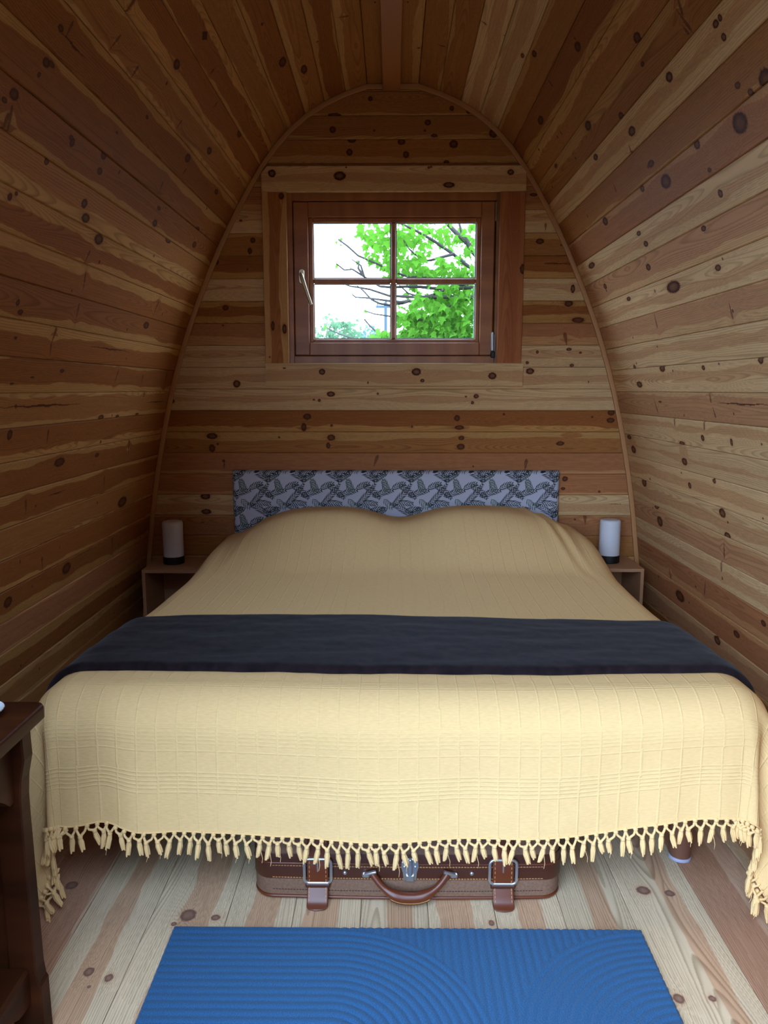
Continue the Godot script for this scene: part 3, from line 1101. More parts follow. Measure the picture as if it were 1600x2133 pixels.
	b.tube(PackedVector3Array([Vector3(-0.442, 1.850, z1 + 0.008), Vector3(-0.442, 1.850, z1 + 0.030), Vector3(-0.440, 1.846, z1 + 0.037), Vector3(-0.434, 1.826, z1 + 0.040), Vector3(-0.415, 1.766, z1 + 0.042), Vector3(-0.394, 1.705, z1 + 0.041)]), PackedFloat32Array([0.009, 0.009, 0.0095, 0.010, 0.009, 0.0075]), 10, 0.8)
	put("handle", b.mesh(), mats["champagne_metal"], sash)
	# hinges at the right
	b = Build.new()
	b.box(Vector3(0.493, 2.098, -0.030), Vector3(0.499, 2.188, -0.018), 0.002)
	for k in 7:
		b.box(Vector3(0.4925, 2.104 + k * 0.012, -0.020), Vector3(0.4985, 2.109 + k * 0.012, -0.0155), 0.0015)
	put("hinge", b.mesh(), mats["steel"], sash)
	b = Build.new()
	b.box(Vector3(0.483, 1.486, -0.022), Vector3(0.4965, 1.578, -0.008), 0.003)
	b.box(Vector3(0.4985, 1.486, -0.022), Vector3(0.5025, 1.566, -0.013), 0.0015)
	put("hinge", b.mesh(), mats["steel"], sash)
	b = Build.new()
	b.box(Vector3(0.483, 1.453, -0.020), Vector3(0.504, 1.484, -0.006), 0.004)
	put("hinge_cap", b.mesh(), mats["black_plastic"], sash)


func b_flat(b: Build) -> void:
	# faces that meet at hard corners: give each triangle its own flat normal
	var v := PackedVector3Array()
	var n := PackedVector3Array()
	var uv := PackedVector2Array()
	var idx := PackedInt32Array()
	for t in b.idx.size() / 3:
		var p := [b.idx[t * 3], b.idx[t * 3 + 1], b.idx[t * 3 + 2]]
		var nn := -(b.v[p[1]] - b.v[p[0]]).cross(b.v[p[2]] - b.v[p[0]]).normalized()
		for q in 3:
			v.append(b.v[p[q]])
			n.append(nn)
			uv.append(b.uv[p[q]])
			idx.append(t * 3 + q)
	b.v = v
	b.n = n
	b.uv = uv
	b.idx = idx


# ------------------------------------------------------------------ bed and its cloths

const BED_X := 0.04
const FLAT := 0.80                          # half width of the flat top
const ROUND := 0.105                         # radius over the edges
const HEAD_Z := 0.075
const FOOT_Z := 2.005
const TOP := 0.562
const SIDE_DROP := 0.42
const FOOT_DROP := 0.41
const CLOTH_END := FOOT_Z - HEAD_Z + FOOT_DROP


func pillows(s: float, z: float) -> float:
	# rise of the cloth over two pillows at the head
	var h := 0.168 * exp(-pow(absf(s) / (0.74 if s < 0.0 else 0.83), 7.0)) * (1.0 - 0.33 * exp(-pow(s / 0.16, 2.0)))
	var t := clampf((0.84 - z) / 0.52, 0.0, 1.0)
	t = t * t * (3.0 - 2.0 * t)
	return h * t


func cloth_top(s: float, t: float) -> float:
	var z := HEAD_Z + t
	var soft := 0.006 * sin(s * 3.1 + t * 2.0) + 0.004 * sin(t * 5.3 - s * 1.7)
	var foot := 0.010 * smoothstep(1.2, 1.8, z)
	var near := clampf((0.95 - z) / 0.5, 0.0, 1.0)         # creases fanning from the pillow corner at the right
	var fold := 0.010 * exp(-pow((s - 0.60 - 0.16 * z) / 0.022, 2.0)) + 0.008 * exp(-pow((s - 0.70 - 0.10 * z) / 0.018, 2.0)) - 0.007 * exp(-pow((s - 0.645 - 0.14 * z) / 0.02, 2.0)) + 0.006 * exp(-pow((s + 0.66 + 0.12 * z) / 0.02, 2.0))
	return TOP + soft + foot + pillows(s, z) + fold * near


func cloth(s: float, t: float) -> Vector3:
	var tf := FOOT_Z - HEAD_Z
	var dx := maxf(absf(s) - FLAT, 0.0)
	var dz := maxf(t - tf, 0.0)
	var sg := signf(s)
	var sc := clampf(s, -FLAT, FLAT)
	var tc := minf(t, tf)
	var top := cloth_top(sc, tc)
	var foot := smoothstep(1.2, 1.95, HEAD_Z + tc)
	var x := BED_X + sc * (1.0 + 0.025 * foot) - 0.02 * foot
	var z := HEAD_Z + tc
	if dx == 0.0 and dz == 0.0:
		return Vector3(x, top, z)
	var len_ := sqrt(dx * dx + dz * dz)
	var nx := sg * dx / len_
	var nz := dz / len_
	var quarter := ROUND * PI * 0.5
	var out := 0.0
	var down := 0.0
	if len_ < quarter:
		out = ROUND * sin(len_ / ROUND)
		down = ROUND * (1.0 - cos(len_ / ROUND))
	else:
		out = ROUND + (len_ - quarter) * 0.03
		down = ROUND + (len_ - quarter)
	var w := clampf((len_ - 0.10) / 0.30, 0.0, 1.0)
	var phi := atan2(dz, dx)                               # 0 along the side, quarter turn at the foot
	var corner := sin(2.0 * phi)
	if dx > 0.0 and dz > 0.0:
		corner = maxf(corner, 0.0)
		out += w * corner * (0.035 * cos(phi * 9.0 + 0.6) + 0.015)
	else:
		corner = 0.0
	out += w * 0.004 * crease.get_noise_2d(s * 5.0 + t * 1.5, t * 4.0 - s)
	if dz > 0.0:
		# soft vertical waves of the hanging foot end
		var fade := nz * nz
		out += w * fade * (0.007 * sin(s * 7.5 + 0.6) + 0.005 * sin(s * 17.0 + 2.0) + 0.010 * exp(-pow((s + 0.62) / 0.07, 2.0)) - 0.020 * exp(-pow((s + 0.72) / 0.05, 2.0)) - 0.016 * exp(-pow((s - 0.70) / 0.06, 2.0)))
	else:
		out += w * (0.012 * sin(t * 9.0 + sg) + 0.008 * sin(t * 21.0))
	var y := top - down
	if y < 0.012:
		out += (0.012 - y) * 0.75
		y = 0.012 + 0.004 * sin(s * 40.0 + t * 31.0)
	return Vector3(x + nx * out, y, z + nz * out)


func hem(s: float) -> float:
	# how far the foot end hangs over, in metres of cloth
	var q := clampf(s, -1.0, 1.0)
	var dip := 0.016 * exp(-pow((s + 0.70) / 0.06, 2.0)) + 0.006 * sin(s * 11.0)
	return FOOT_DROP + 0.006 - 0.062 * q * q - 0.014 * q - dip + 0.085 * smoothstep(0.90, 1.16, absf(s))


func cloth_at(s: float, q: float) -> Vector3:
	# q runs from 0 at the head to CLOTH_END at the hem
	var tf := FOOT_Z - HEAD_Z
	var t := q if q <= tf else tf + (q - tf) * hem(s) / FOOT_DROP
	return cloth(s, t)


func build_bed() -> void:
	var bed := thing("bed", "low double bed on round brown legs, hidden under the yellow bedspread", "bed", Vector3(BED_X, 0, 1.05))
	var b := Build.new()
	b.box(Vector3(-0.76, 0.21, -0.96), Vector3(0.76, 0.33, 0.94), 0.01)
	put("frame", b.mesh(), mats["bed_frame"], bed)
	b = Build.new()
	b.box(Vector3(-0.76, 0.33, -0.96), Vector3(0.76, 0.535, 0.93), 0.05)
	put("mattress", b.mesh(), mats["mattress"], bed)
	for x in [-0.735, 0.77]:
		for z in [-0.80, 0.808 if x > 0.0 else 0.62]:
			b = Build.new()
			b.lathe([Vector2(0.0, 0.012), Vector2(0.029, 0.012), Vector2(0.033, 0.215), Vector2(0.0, 0.215)], 20)
			var leg := put("leg", b.mesh(), mats["bed_leg"], bed)
			leg.position = Vector3(x, 0, z)
			b = Build.new()
			b.lathe([Vector2(0.0, 0.0), Vector2(0.029, 0.0), Vector2(0.031, 0.003), Vector2(0.031, 0.010), Vector2(0.029, 0.012), Vector2(0.0, 0.012)], 20)
			put("foot_ring", b.mesh(), mats["leg_ring"], leg)


func build_bedspread() -> void:
	var spread := thing("bedspread", "mustard yellow woven bedspread with knotted fringe covering the whole bed", "bedspread")
	var rows := 210
	var cols := 230
	var half := FLAT + SIDE_DROP
	var pos := PackedVector3Array()
	var tex := PackedVector2Array()
	for i in rows:
		# finer towards the foot
		var q := CLOTH_END * float(i) / (rows - 1)
		for j in cols:
			var s := lerpf(-half, half, float(j) / (cols - 1))
			pos.append(cloth_at(s, q))
			tex.append(Vector2((s + 1.3) / 2.6, q / 2.6))
	var b := Build.new()
	b.grid(rows, cols, pos, tex)
	put("cloth", b.mesh(), mats["bedspread"], spread)
	b = Build.new()
	var line := PackedVector3Array()
	var rad := PackedFloat32Array()
	for j in 161:
		line.append(cloth_at(lerpf(-half, half, j / 160.0), CLOTH_END))
		rad.append(0.0022)
	b.tube(line, rad, 5)
	put("hem", b.mesh(), mats["tassel_yarn"], spread)
	# knotted fringe
	var kinds: Array[ArrayMesh] = []
	var r := RandomNumberGenerator.new()
	r.seed = 12
	for k in 9:
		kinds.append(tassel_mesh(r, k))
	var n := 104
	var pitch := 2.0 * half / n
	for k in n:
		var s := -half + (k + 0.5) * pitch
		var p := cloth_at(s, CLOTH_END)
		var a := cloth_at(s - pitch * 0.5, CLOTH_END)
		var c := cloth_at(s + pitch * 0.5, CLOTH_END)
		var along := c - a
		var x := Vector3(along.x, 0, along.z).normalized()
		if x.length() < 0.5:
			x = Vector3.RIGHT
		var tilt := along.y / maxf(along.length(), 0.001)
		var o := put("tassel", kinds[r.randi_range(0, 8)], mats["tassel_yarn"], spread)
		var bas := Basis(x, Vector3.UP, x.cross(Vector3.UP))
		var drop := 0.078
		if p.y < drop:                                     # tips rest on the floor: the tassel lies outwards
			bas = bas * Basis(Vector3.RIGHT, -acos(clampf((p.y - 0.012) / drop, 0.0, 1.0)) * 0.95)
		bas = bas * Basis(Vector3(0, 0, 1), clampf(tilt, -0.5, 0.5) * 0.5 + r.randf_range(-0.10, 0.10)) * Basis(Vector3(1, 0, 0), r.randf_range(-0.15, 0.1))
		o.transform = Transform3D(bas.scaled_local(Vector3(1, r.randf_range(0.86, 1.1), 1)), p + Vector3(0, -0.001, 0))


func tassel_mesh(r: RandomNumberGenerator, k: int) -> ArrayMesh:
	# two cords from neighbouring hem knots meet in a knot, below it a loose tuft; hangs down local -y
	var b := Build.new()
	var w := 0.0117
	var kx := r.randf_range(-0.005, 0.005)
	var ky := -r.randf_range(0.017, 0.026)
	ball(b, Vector3(-w, -0.003, 0), Vector3(0.0062, 0.0066, 0.006))
	for s in [-1.0, 1.0]:
		b.tube(PackedVector3Array([Vector3(s * w, -0.005, 0), Vector3(s * w * 0.72, -0.012 - r.randf_range(0.0, 0.003), 0.002), Vector3(lerpf(s * w, kx, 0.72), ky * 0.8, 0.003), Vector3(kx, ky, 0.001)]), PackedFloat32Array([0.0034, 0.0031, 0.0033, 0.0038]), 6)
	ball(b, Vector3(kx, ky, 0.001), Vector3(0.0064, 0.0068, 0.0064))
	var ln := r.randf_range(0.030, 0.048)
	var lean := r.randf_range(-0.007, 0.007)
	var strands := 6
	for q in strands:
		var a := TAU * q / strands
		var sx := cos(a) * 0.0036
		var sz := sin(a) * 0.0034
		var fl := r.randf_range(0.75, 1.3)
		var l2 := ln * r.randf_range(0.85, 1.08)
		b.tube(PackedVector3Array([Vector3(kx + sx * 0.6, ky - 0.004, sz * 0.6), Vector3(kx + sx * 1.1 + lean * 0.25, ky - l2 * 0.4, sz * 1.1), Vector3(kx + sx * fl * 0.9 + lean * 0.7, ky - l2 * 0.75, sz * fl), Vector3(kx + sx * fl + lean, ky - l2, sz * fl)]), PackedFloat32Array([0.0032, 0.0035, 0.0034, 0.0020]), 5)
	if k % 3 == 0:                                         # a stray thread
		b.tube(PackedVector3Array([Vector3(kx, ky - 0.01, 0.003), Vector3(kx + 0.006, ky - ln, 0.005), Vector3(kx + 0.004, ky - ln - 0.012, 0.007)]), PackedFloat32Array([0.0008, 0.0007, 0.0005]), 4)
	return b.mesh()


func ball(b: Build, c: Vector3, r: Vector3, rows := 6, sides := 8) -> void:
	var pos := PackedVector3Array()
	var tex := PackedVector2Array()
	for i in rows + 1:
		var a := PI * i / rows
		for j in sides + 1:
			var h := TAU * j / sides
			pos.append(c + Vector3(sin(a) * cos(h), cos(a), sin(a) * sin(h)) * r)
			tex.append(Vector2(float(j) / sides, float(i) / rows))
	var k := b.v.size()
	b.grid(rows + 1, sides + 1, pos, tex, true)
	for q in pos.size():
		b.n[k + q] = ((pos[q] - c) / (r * r)).normalized()


func build_throw() -> void:
	var half := FLAT + 0.40
	var q0 := 1.392
	var q1 := 1.866
	var rows := 46
	var cols := 150
	var pos := PackedVector3Array()
	var tex := PackedVector2Array()
	var h := 0.01
	var r := FastNoiseLite.new()
	r.seed = 9
	r.frequency = 1.4
	for face in [1.0]:
		for i in rows:
			var u := float(i) / (rows - 1)
			for j in cols:
				var s := lerpf(-half, half, float(j) / (cols - 1))
				var back := q0 + 0.012 * r.get_noise_1d(s * 2.0) + 0.02 * s * s
				var front := q1 + 0.008 * r.get_noise_1d(s * 3.0 + 30.0)
				var q := lerpf(back, front, u)
				var p := cloth_at(s, q)
				var n := (cloth_at(s, q + h) - cloth_at(s, q - h)).cross(cloth_at(s + h, q) - cloth_at(s - h, q)).normalized()
				if n.dot(p - Vector3(BED_X, 0.2, 1.0)) < 0.0:
					n = -n
				var edge := minf(u, 1.0 - u) * (front - back)
				var lift := 0.0165 * sqrt(clampf(edge / 0.016, 0.0, 1.0)) + 0.004 * r.get_noise_2d(s * 2.2, q * 6.0) * clampf(edge / 0.05, 0.0, 1.0) + 0.0015
				pos.append(p + n * lift)
				tex.append(Vector2(s, q))
	var b := Build.new()
	b.grid(rows, cols, pos, tex)
	var o := put("throw_blanket", b.mesh(), mats["velvet"])
	o.set_meta("label", "dark plush throw folded in a band across the yellow bedspread")
	o.set_meta("category", "throw blanket")


func build_headboard() -> void:
	var hb := thing("headboard", "upholstered headboard in pale grey fabric with dark palm leaf print", "headboard", Vector3(0.018, 0, 0.001))
	var b := Build.new()
	var rings := []
	var out := []
	for q in [[-0.815, 0.30], [0.815, 0.30], [0.815, 0.90], [-0.815, 0.90]]:
		out.append(Vector2(q[0], q[1]))
	for d in [[0.0, 0.0], [0.030, 0.0], [0.044, 0.006], [0.051, 0.018], [0.053, 0.034]]:
		var ring := []
		for k in 4:
			var p: Vector2 = out[k]
			var c := Vector2(signf(p.x), 1.0 if p.y > 0.6 else -1.0)
			var n0: Vector2 = out[(k + 1) % 4]
			for m in 12:
				var w := p.lerp(n0, m / 12.0)
				var inset := Vector2(clampf(w.x, -0.815 + d[1], 0.815 - d[1]), clampf(w.y, 0.30 + d[1], 0.90 - d[1]))
				inset.y += 0.002 * sin(w.x * 23.0) * float(w.y > 0.8)
				ring.append(Vector3(inset.x, inset.y, d[0]))
		rings.append(ring)
	b.loft(rings)
	for k in b.uv.size():
		b.uv[k] = Vector2(b.v[k].x + b.v[k].z * 0.5, -b.v[k].y - b.v[k].z * 0.5)
	put("panel", b.mesh(), mats["leaf_print"], hb)
	for x in [-0.6, 0.6]:
		b = Build.new()
		b.box(Vector3(x - 0.03, 0.0, 0.004), Vector3(x + 0.03, 0.34, 0.026), 0.002)
		put("leg", b.mesh(), mats["ply"], hb)


func build_nightstands() -> void:
	for side in [-1.0, 1.0]:
		var lab := "plain open wooden nightstand at the shaded side of the bed, under the grey lamp" if side < 0 else "plain open wooden nightstand beside the bright wall, under the white lamp"
		var inner := 0.905 if side < 0 else 0.985
		var hw := (1.185 - inner) * 0.5
		var ns := thing("nightstand", lab, "nightstand", Vector3(side * (inner + hw), 0, 0.165), "open cube nightstands")
		var y := 0.457 if side < 0 else 0.468
		for q in [["top_panel", Vector3(-hw, y - 0.016, -0.15), Vector3(hw, y, 0.15)], ["bottom_panel", Vector3(-hw + 0.016, 0.10, -0.15), Vector3(hw - 0.016, 0.116, 0.15)], ["side_panel", Vector3(-hw, 0.0, -0.15), Vector3(-hw + 0.016, y - 0.016, 0.15)], ["side_panel", Vector3(hw - 0.016, 0.0, -0.15), Vector3(hw, y - 0.016, 0.15)], ["back_panel", Vector3(-hw + 0.016, 0.116, -0.15), Vector3(hw - 0.016, y - 0.016, -0.14)]]:
			var b := Build.new()
			b.box(q[1], q[2], 0.0012)
			put(q[0], b.mesh(), mats["ply"], ns)


func build_lamps() -> void:
	for q in [[-1.072, 0.457, 0.165, "small cylindrical bedside lamp in shadow on the dark nightstand at the bed's shaded side"], [1.058, 0.468, 0.165, "small white cylindrical bedside lamp standing next to the bright board wall"]]:
		var lamp := thing("table_lamp", q[3], "lamp", Vector3(q[0], q[1], q[2]), "small bedside lamps")
		var b := Build.new()
		b.lathe([Vector2(0.0, 0.0), Vector2(0.049, 0.0), Vector2(0.051, 0.002), Vector2(0.051, 0.034), Vector2(0.0495, 0.036), Vector2(0.0, 0.036)], 32)
		put("base", b.mesh(), mats["lamp_base"], lamp)
		b = Build.new()
		b.lathe([Vector2(0.046, 0.036), Vector2(0.0495, 0.037), Vector2(0.0495, 0.196), Vector2(0.0485, 0.203), Vector2(0.045, 0.208), Vector2(0.039, 0.210), Vector2(0.020, 0.2108), Vector2(0.0, 0.211)], 32)
		put("shade", b.mesh(), mats["lamp_shade"], lamp)


# ------------------------------------------------------------------ suitcase

func plan(hw: float, hd: float, r: float, y: float, bulge := 0.0, c := Vector3.ZERO) -> Array:
	# rounded rectangle at height y, counted round; the front bellies out a little
	var ring := []
	for q in [[1, 1], [-1, 1], [-1, -1], [1, -1]]:
		var a0 := 0.0 if q[0] > 0 and q[1] > 0 else (PI * 0.5 if q[1] > 0 else (PI if q[0] < 0 else PI * 1.5))
		for k in 9:
			var a := a0 + PI * 0.5 * k / 8.0
			ring.append(Vector2(q[0] * (hw - r) + cos(a) * r, q[1] * (hd - r) + sin(a) * r))
		# points along the next straight side
		var n := 8
		var e: Vector2 = ring[-1]
		var to: Vector2
		if q[0] > 0 and q[1] > 0:
			to = Vector2(-(hw - r), hd)
		elif q[1] > 0:
			to = Vector2(-hw, -(hd - r))
		elif q[0] < 0:
			to = Vector2(hw - r, -hd)
		else:
			to = Vector2(hw, hd - r)
		for k in range(1, n):
			ring.append(e.lerp(to, float(k) / n))
	var out := []
	for p: Vector2 in ring:
		var b := bulge * (1.0 - pow(absf(p.x) / hw, 2.0)) if p.y > hd - r * 0.5 else 0.0
		out.append(c + Vector3(p.x, y, p.y + b))
	return out


func build_suitcase() -> void:
	var sc := thing("suitcase", "old brown suitcase with leather straps and handle, lying under the foot of the bed", "suitcase", Vector3(0.041, 0, 1.825))
	var hw := 0.397
	var hd := 0.222
	var r := 0.05
	var b := Build.new()
	b.loft([plan(hw - 0.02, hd - 0.02, r, 0.002), plan(hw - 0.006, hd - 0.006, r, 0.006, 0.008), plan(hw, hd, r, 0.018, 0.01), plan(hw, hd, r, 0.060, 0.008), plan(hw, hd, r, 0.1015, 0.004)])
	put("body", b.mesh(), mats["suitcase_cloth"], sc)
	b = Build.new()
	b.loft([plan(hw, hd, r, 0.1045, 0.004), plan(hw, hd, r, 0.180, 0.004), plan(hw - 0.006, hd - 0.006, r, 0.191), plan(hw - 0.02, hd - 0.02, r, 0.195)])
	put("lid", b.mesh(), mats["suitcase_cloth"], sc)
	for q in [[0.0605, 0.1015], [0.1045, 0.129]]:
		b = Build.new()
		b.loft([plan(hw, hd, r, q[0] - 0.0002, 0.006), plan(hw + 0.002, hd + 0.002, r, q[0], 0.006), plan(hw + 0.002, hd + 0.002, r, q[1], 0.004), plan(hw, hd, r, q[1] + 0.0002, 0.004)], false)
		put("leather_band", b.mesh(), mats["leather_dark"], sc)
	for y in [0.010, 0.103, 0.190]:
		b = Build.new()
		var ring := plan(hw + (0.001 if y == 0.103 else 0.0), hd + (0.001 if y == 0.103 else 0.0), r, y, 0.008 if y < 0.05 else 0.004)
		if y == 0.010 or y == 0.190:
			ring = plan(hw - 0.002, hd - 0.002, r, y, 0.009 if y < 0.05 else 0.003)
		ring.append(ring[0])
		var rad := PackedFloat32Array()
		rad.resize(ring.size())
		rad.fill(0.0042 if y != 0.103 else 0.003)
		b.tube(PackedVector3Array(ring), rad, 8)
		put("piping", b.mesh(), mats["leather_tan"], sc)
	# stitches
	for q in [[0.0645, "thread", 0.0026], [0.0965, "thread", 0.0026], [0.030, "thread_dark", 0.0010]]:
		b = Build.new()
		var n := 92
		for k in n:
			var x := lerpf(-hw + r, hw - r, (k + 0.5) / n)
			var z: float = hd + 0.008 * (1.0 - pow(x / hw, 2.0)) + q[2] - (0.001 if q[0] > 0.08 else 0.0)
			if q[0] < 0.05:
				z = hd + 0.0096 * (1.0 - pow(x / hw, 2.0)) + 0.0004
			b.box(Vector3(x - 0.0026, q[0] - 0.0006, z - 0.003), Vector3(x + 0.0026, q[0] + 0.0006, z + 0.0004))
		put("stitching", b.mesh(), mats[q[1]], sc, "stuff")
	# straps with buckle and keeper
	for x in [-0.229, 0.243]:
		var strap := put("strap", strap_mesh(x, hd), mats["leather_tan"], sc)
		b = Build.new()
		var fr := []
		for k in 4:
			fr.append([[-1, -1], [1, -1], [1, 1], [-1, 1]][k])
		var path := PackedVector3Array()
		var rad := PackedFloat32Array()
		var pts := plan(0.034, 0.033, 0.012, 0.0)
		for p: Vector3 in pts:
			path.append(Vector3(x + p.x, 0.088 + p.z, hd + 0.013))
			rad.append(0.0042)
		path.append(path[0])
		rad.append(0.0042)
		b.tube(path, rad, 8)
		b.box(Vector3(x - 0.0018, 0.088, hd + 0.013), Vector3(x + 0.0018, 0.121, hd + 0.019), 0.0012)
		put("buckle", b.mesh(), mats["steel"], strap)
		b = Build.new()
		b.box(Vector3(x - 0.0315, 0.042, hd + 0.006), Vector3(x + 0.0315, 0.055, hd + 0.019), 0.003)
		put("keeper", b.mesh(), mats["leather_keeper"], strap)
		b = Build.new()
		for sgn in [-1.0, 1.0]:
			for k in 16:
				var t := 0.28 + 0.62 * k / 16.0
				var p := strap_point(t, hd)
				var p2 := strap_point(t + 0.017, hd)
				var m := (p + p2) * 0.5
				var dir := Vector3(0, p2.y - p.y, p2.x - p.x).normalized()
				var nn := Vector3(0, -dir.z, dir.y)
				if nn.z < 0:
					nn = -nn
				b.box(Vector3(-0.0007, -0.003, -0.002), Vector3(0.0007, 0.003, 0.0024), 0.0, Transform3D(Basis(Vector3.RIGHT, dir, Vector3.RIGHT.cross(dir)), Vector3(x + sgn * 0.021, m.y, m.x) + nn * 0.0012))
		put("stitching", b.mesh(), mats["thread"], strap, "stuff")
	# studs
	for x in [-0.160, 0.164]:
		b = Build.new()
		ball(b, Vector3(x, 0.080, hd + 0.008), Vector3(0.0055, 0.0055, 0.004), 8, 12)
		put("stud", b.mesh(), mats["steel"], sc)
	# latch
	var latch := Build.new()
	latch.loft([latch_ring(hd + 0.006), latch_ring(hd + 0.0105), latch_ring(hd + 0.012, 0.9)])
	b_flat(latch)
	latch.box(Vector3(-0.0005, 0.078, hd + 0.010), Vector3(0.0125, 0.120, hd + 0.021), 0.003)
	latch.box(Vector3(-0.006, 0.060, hd + 0.010), Vector3(0.018, 0.080, hd + 0.017), 0.003)
	latch.box(Vector3(0.002, 0.108, hd + 0.016), Vector3(0.010, 0.126, hd + 0.024), 0.002)
	for x in [-0.008, 0.020]:
		ball(latch, Vector3(x, 0.099, hd + 0.012), Vector3(0.004, 0.004, 0.002), 6, 10)
	put("latch", latch.mesh(), mats["steel"], sc)
	# handle: a padded leather bow with two steel mounts, hanging forward
	var hp := PackedVector3Array()
	var hr := PackedFloat32Array()
	for k in 25:
		var t := lerpf(-1.0, 1.0, k / 24.0)
		var drop := 1.0 - pow(absf(t), 2.6)
		hp.append(Vector3(0.006 + t * 0.098, lerpf(0.086, 0.030, drop), hd + 0.012 + 0.022 * drop))
		hr.append(0.0085 if absf(t) > 0.62 else lerpf(0.0138, 0.010, smoothstep(0.4, 0.62, absf(t))))
	b = Build.new()
	b.tube(hp, hr, 14)
	var handle := put("handle", b.mesh(), mats["leather_tan"], sc)
	b = Build.new()
	var lp := PackedVector3Array()
	var lr := PackedFloat32Array()
	for k in range(6, 19):
		lp.append(hp[k] + Vector3(0, -0.0135, 0.004))
		lr.append(0.004)
	b.tube(lp, lr, 8)
	put("handle_seam", b.mesh(), mats["leather_dark"], handle)
	b = Build.new()
	for k in range(6, 18):
		for q in 2:
			var p := hp[k].lerp(hp[k + 1], 0.25 + 0.5 * q) + Vector3(0, -0.0085, 0.0128)
			var d := (hp[k + 1] - hp[k]).normalized()
			b.box(Vector3(-0.0026, -0.0006, -0.001), Vector3(0.0026, 0.0006, 0.0008), 0.0, Transform3D(Basis(d, Vector3(-d.y, d.x, 0).normalized(), Vector3(0, 0, 1)), p))
	put("stitching", b.mesh(), mats["thread"], handle, "stuff")
	for sgn in [-1.0, 1.0]:
		b = Build.new()
		b.box(Vector3(0.006 + sgn * 0.112 - 0.010, 0.070, hd + 0.006), Vector3(0.006 + sgn * 0.112 + 0.010, 0.084, hd + 0.016), 0.003)
		b.tube(PackedVector3Array([Vector3(0.006 + sgn * 0.086, 0.090, hd + 0.018), Vector3(0.006 + sgn * 0.105, 0.084, hd + 0.016), Vector3(0.006 + sgn * 0.118, 0.078, hd + 0.012)]), PackedFloat32Array([0.005, 0.005, 0.004]), 8)
		put("handle_mount", b.mesh(), mats["steel"], sc)


func latch_ring(z: float, k := 1.0) -> Array:
	var ring := []
	for p in [[-0.010, 0.060], [0.022, 0.060], [0.024, 0.082], [0.028, 0.096], [0.027, 0.112], [0.018, 0.122], [-0.006, 0.122], [-0.015, 0.112], [-0.016, 0.096], [-0.012, 0.082]]:
		ring.append(Vector3(0.006 + (p[0] - 0.006) * k, 0.091 + (p[1] - 0.091) * k, z))
	return ring


func strap_point(t: float, hd: float) -> Vector2:
	# (z, y) along the strap: over the lid, down the front, out over the floor
	var pts := [Vector2(-0.10, 0.1965), Vector2(hd - 0.04, 0.1975), Vector2(hd - 0.008, 0.194), Vector2(hd + 0.005, 0.180), Vector2(hd + 0.011, 0.125), Vector2(hd + 0.015, 0.090), Vector2(hd + 0.013, 0.055), Vector2(hd + 0.020, 0.038), Vector2(hd + 0.034, 0.016), Vector2(hd + 0.052, 0.0045)]
	var x := clampf(t, 0.0, 1.0) * (pts.size() - 1)
	var i := mini(int(x), pts.size() - 2)
	var f := x - i
	var p0: Vector2 = pts[maxi(i - 1, 0)]
	var p3: Vector2 = pts[mini(i + 2, pts.size() - 1)]
	return pts[i].cubic_interpolate(pts[i + 1], p0, p3, f)


func strap_mesh(x: float, hd: float) -> ArrayMesh:
	var b := Build.new()
	var rings := []
	var n := 46
	for k in n + 1:
		var t := float(k) / n
		var p := strap_point(t, hd)
		var d := (strap_point(t + 0.01, hd) - strap_point(t - 0.01, hd)).normalized()
		var nn := Vector2(d.y, -d.x)
		if nn.dot(Vector2(1, 1)) < 0:
			nn = -nn
		var w := 0.0265
		if t > 0.93:
			w *= sqrt(maxf(1.0 - pow((t - 0.93) / 0.07, 2.0), 0.02))
		var ring := []
		for q in [[-1.0, -0.0015], [-1.0, 0.0008], [-0.9, 0.0018], [0.9, 0.0018], [1.0, 0.0008], [1.0, -0.0015]]:
			ring.append(Vector3(x + q[0] * w, p.y + nn.y * q[1], p.x + nn.x * q[1]))
		rings.append(ring)
	b.loft(rings)
	return b.mesh()


# ------------------------------------------------------------------ rug

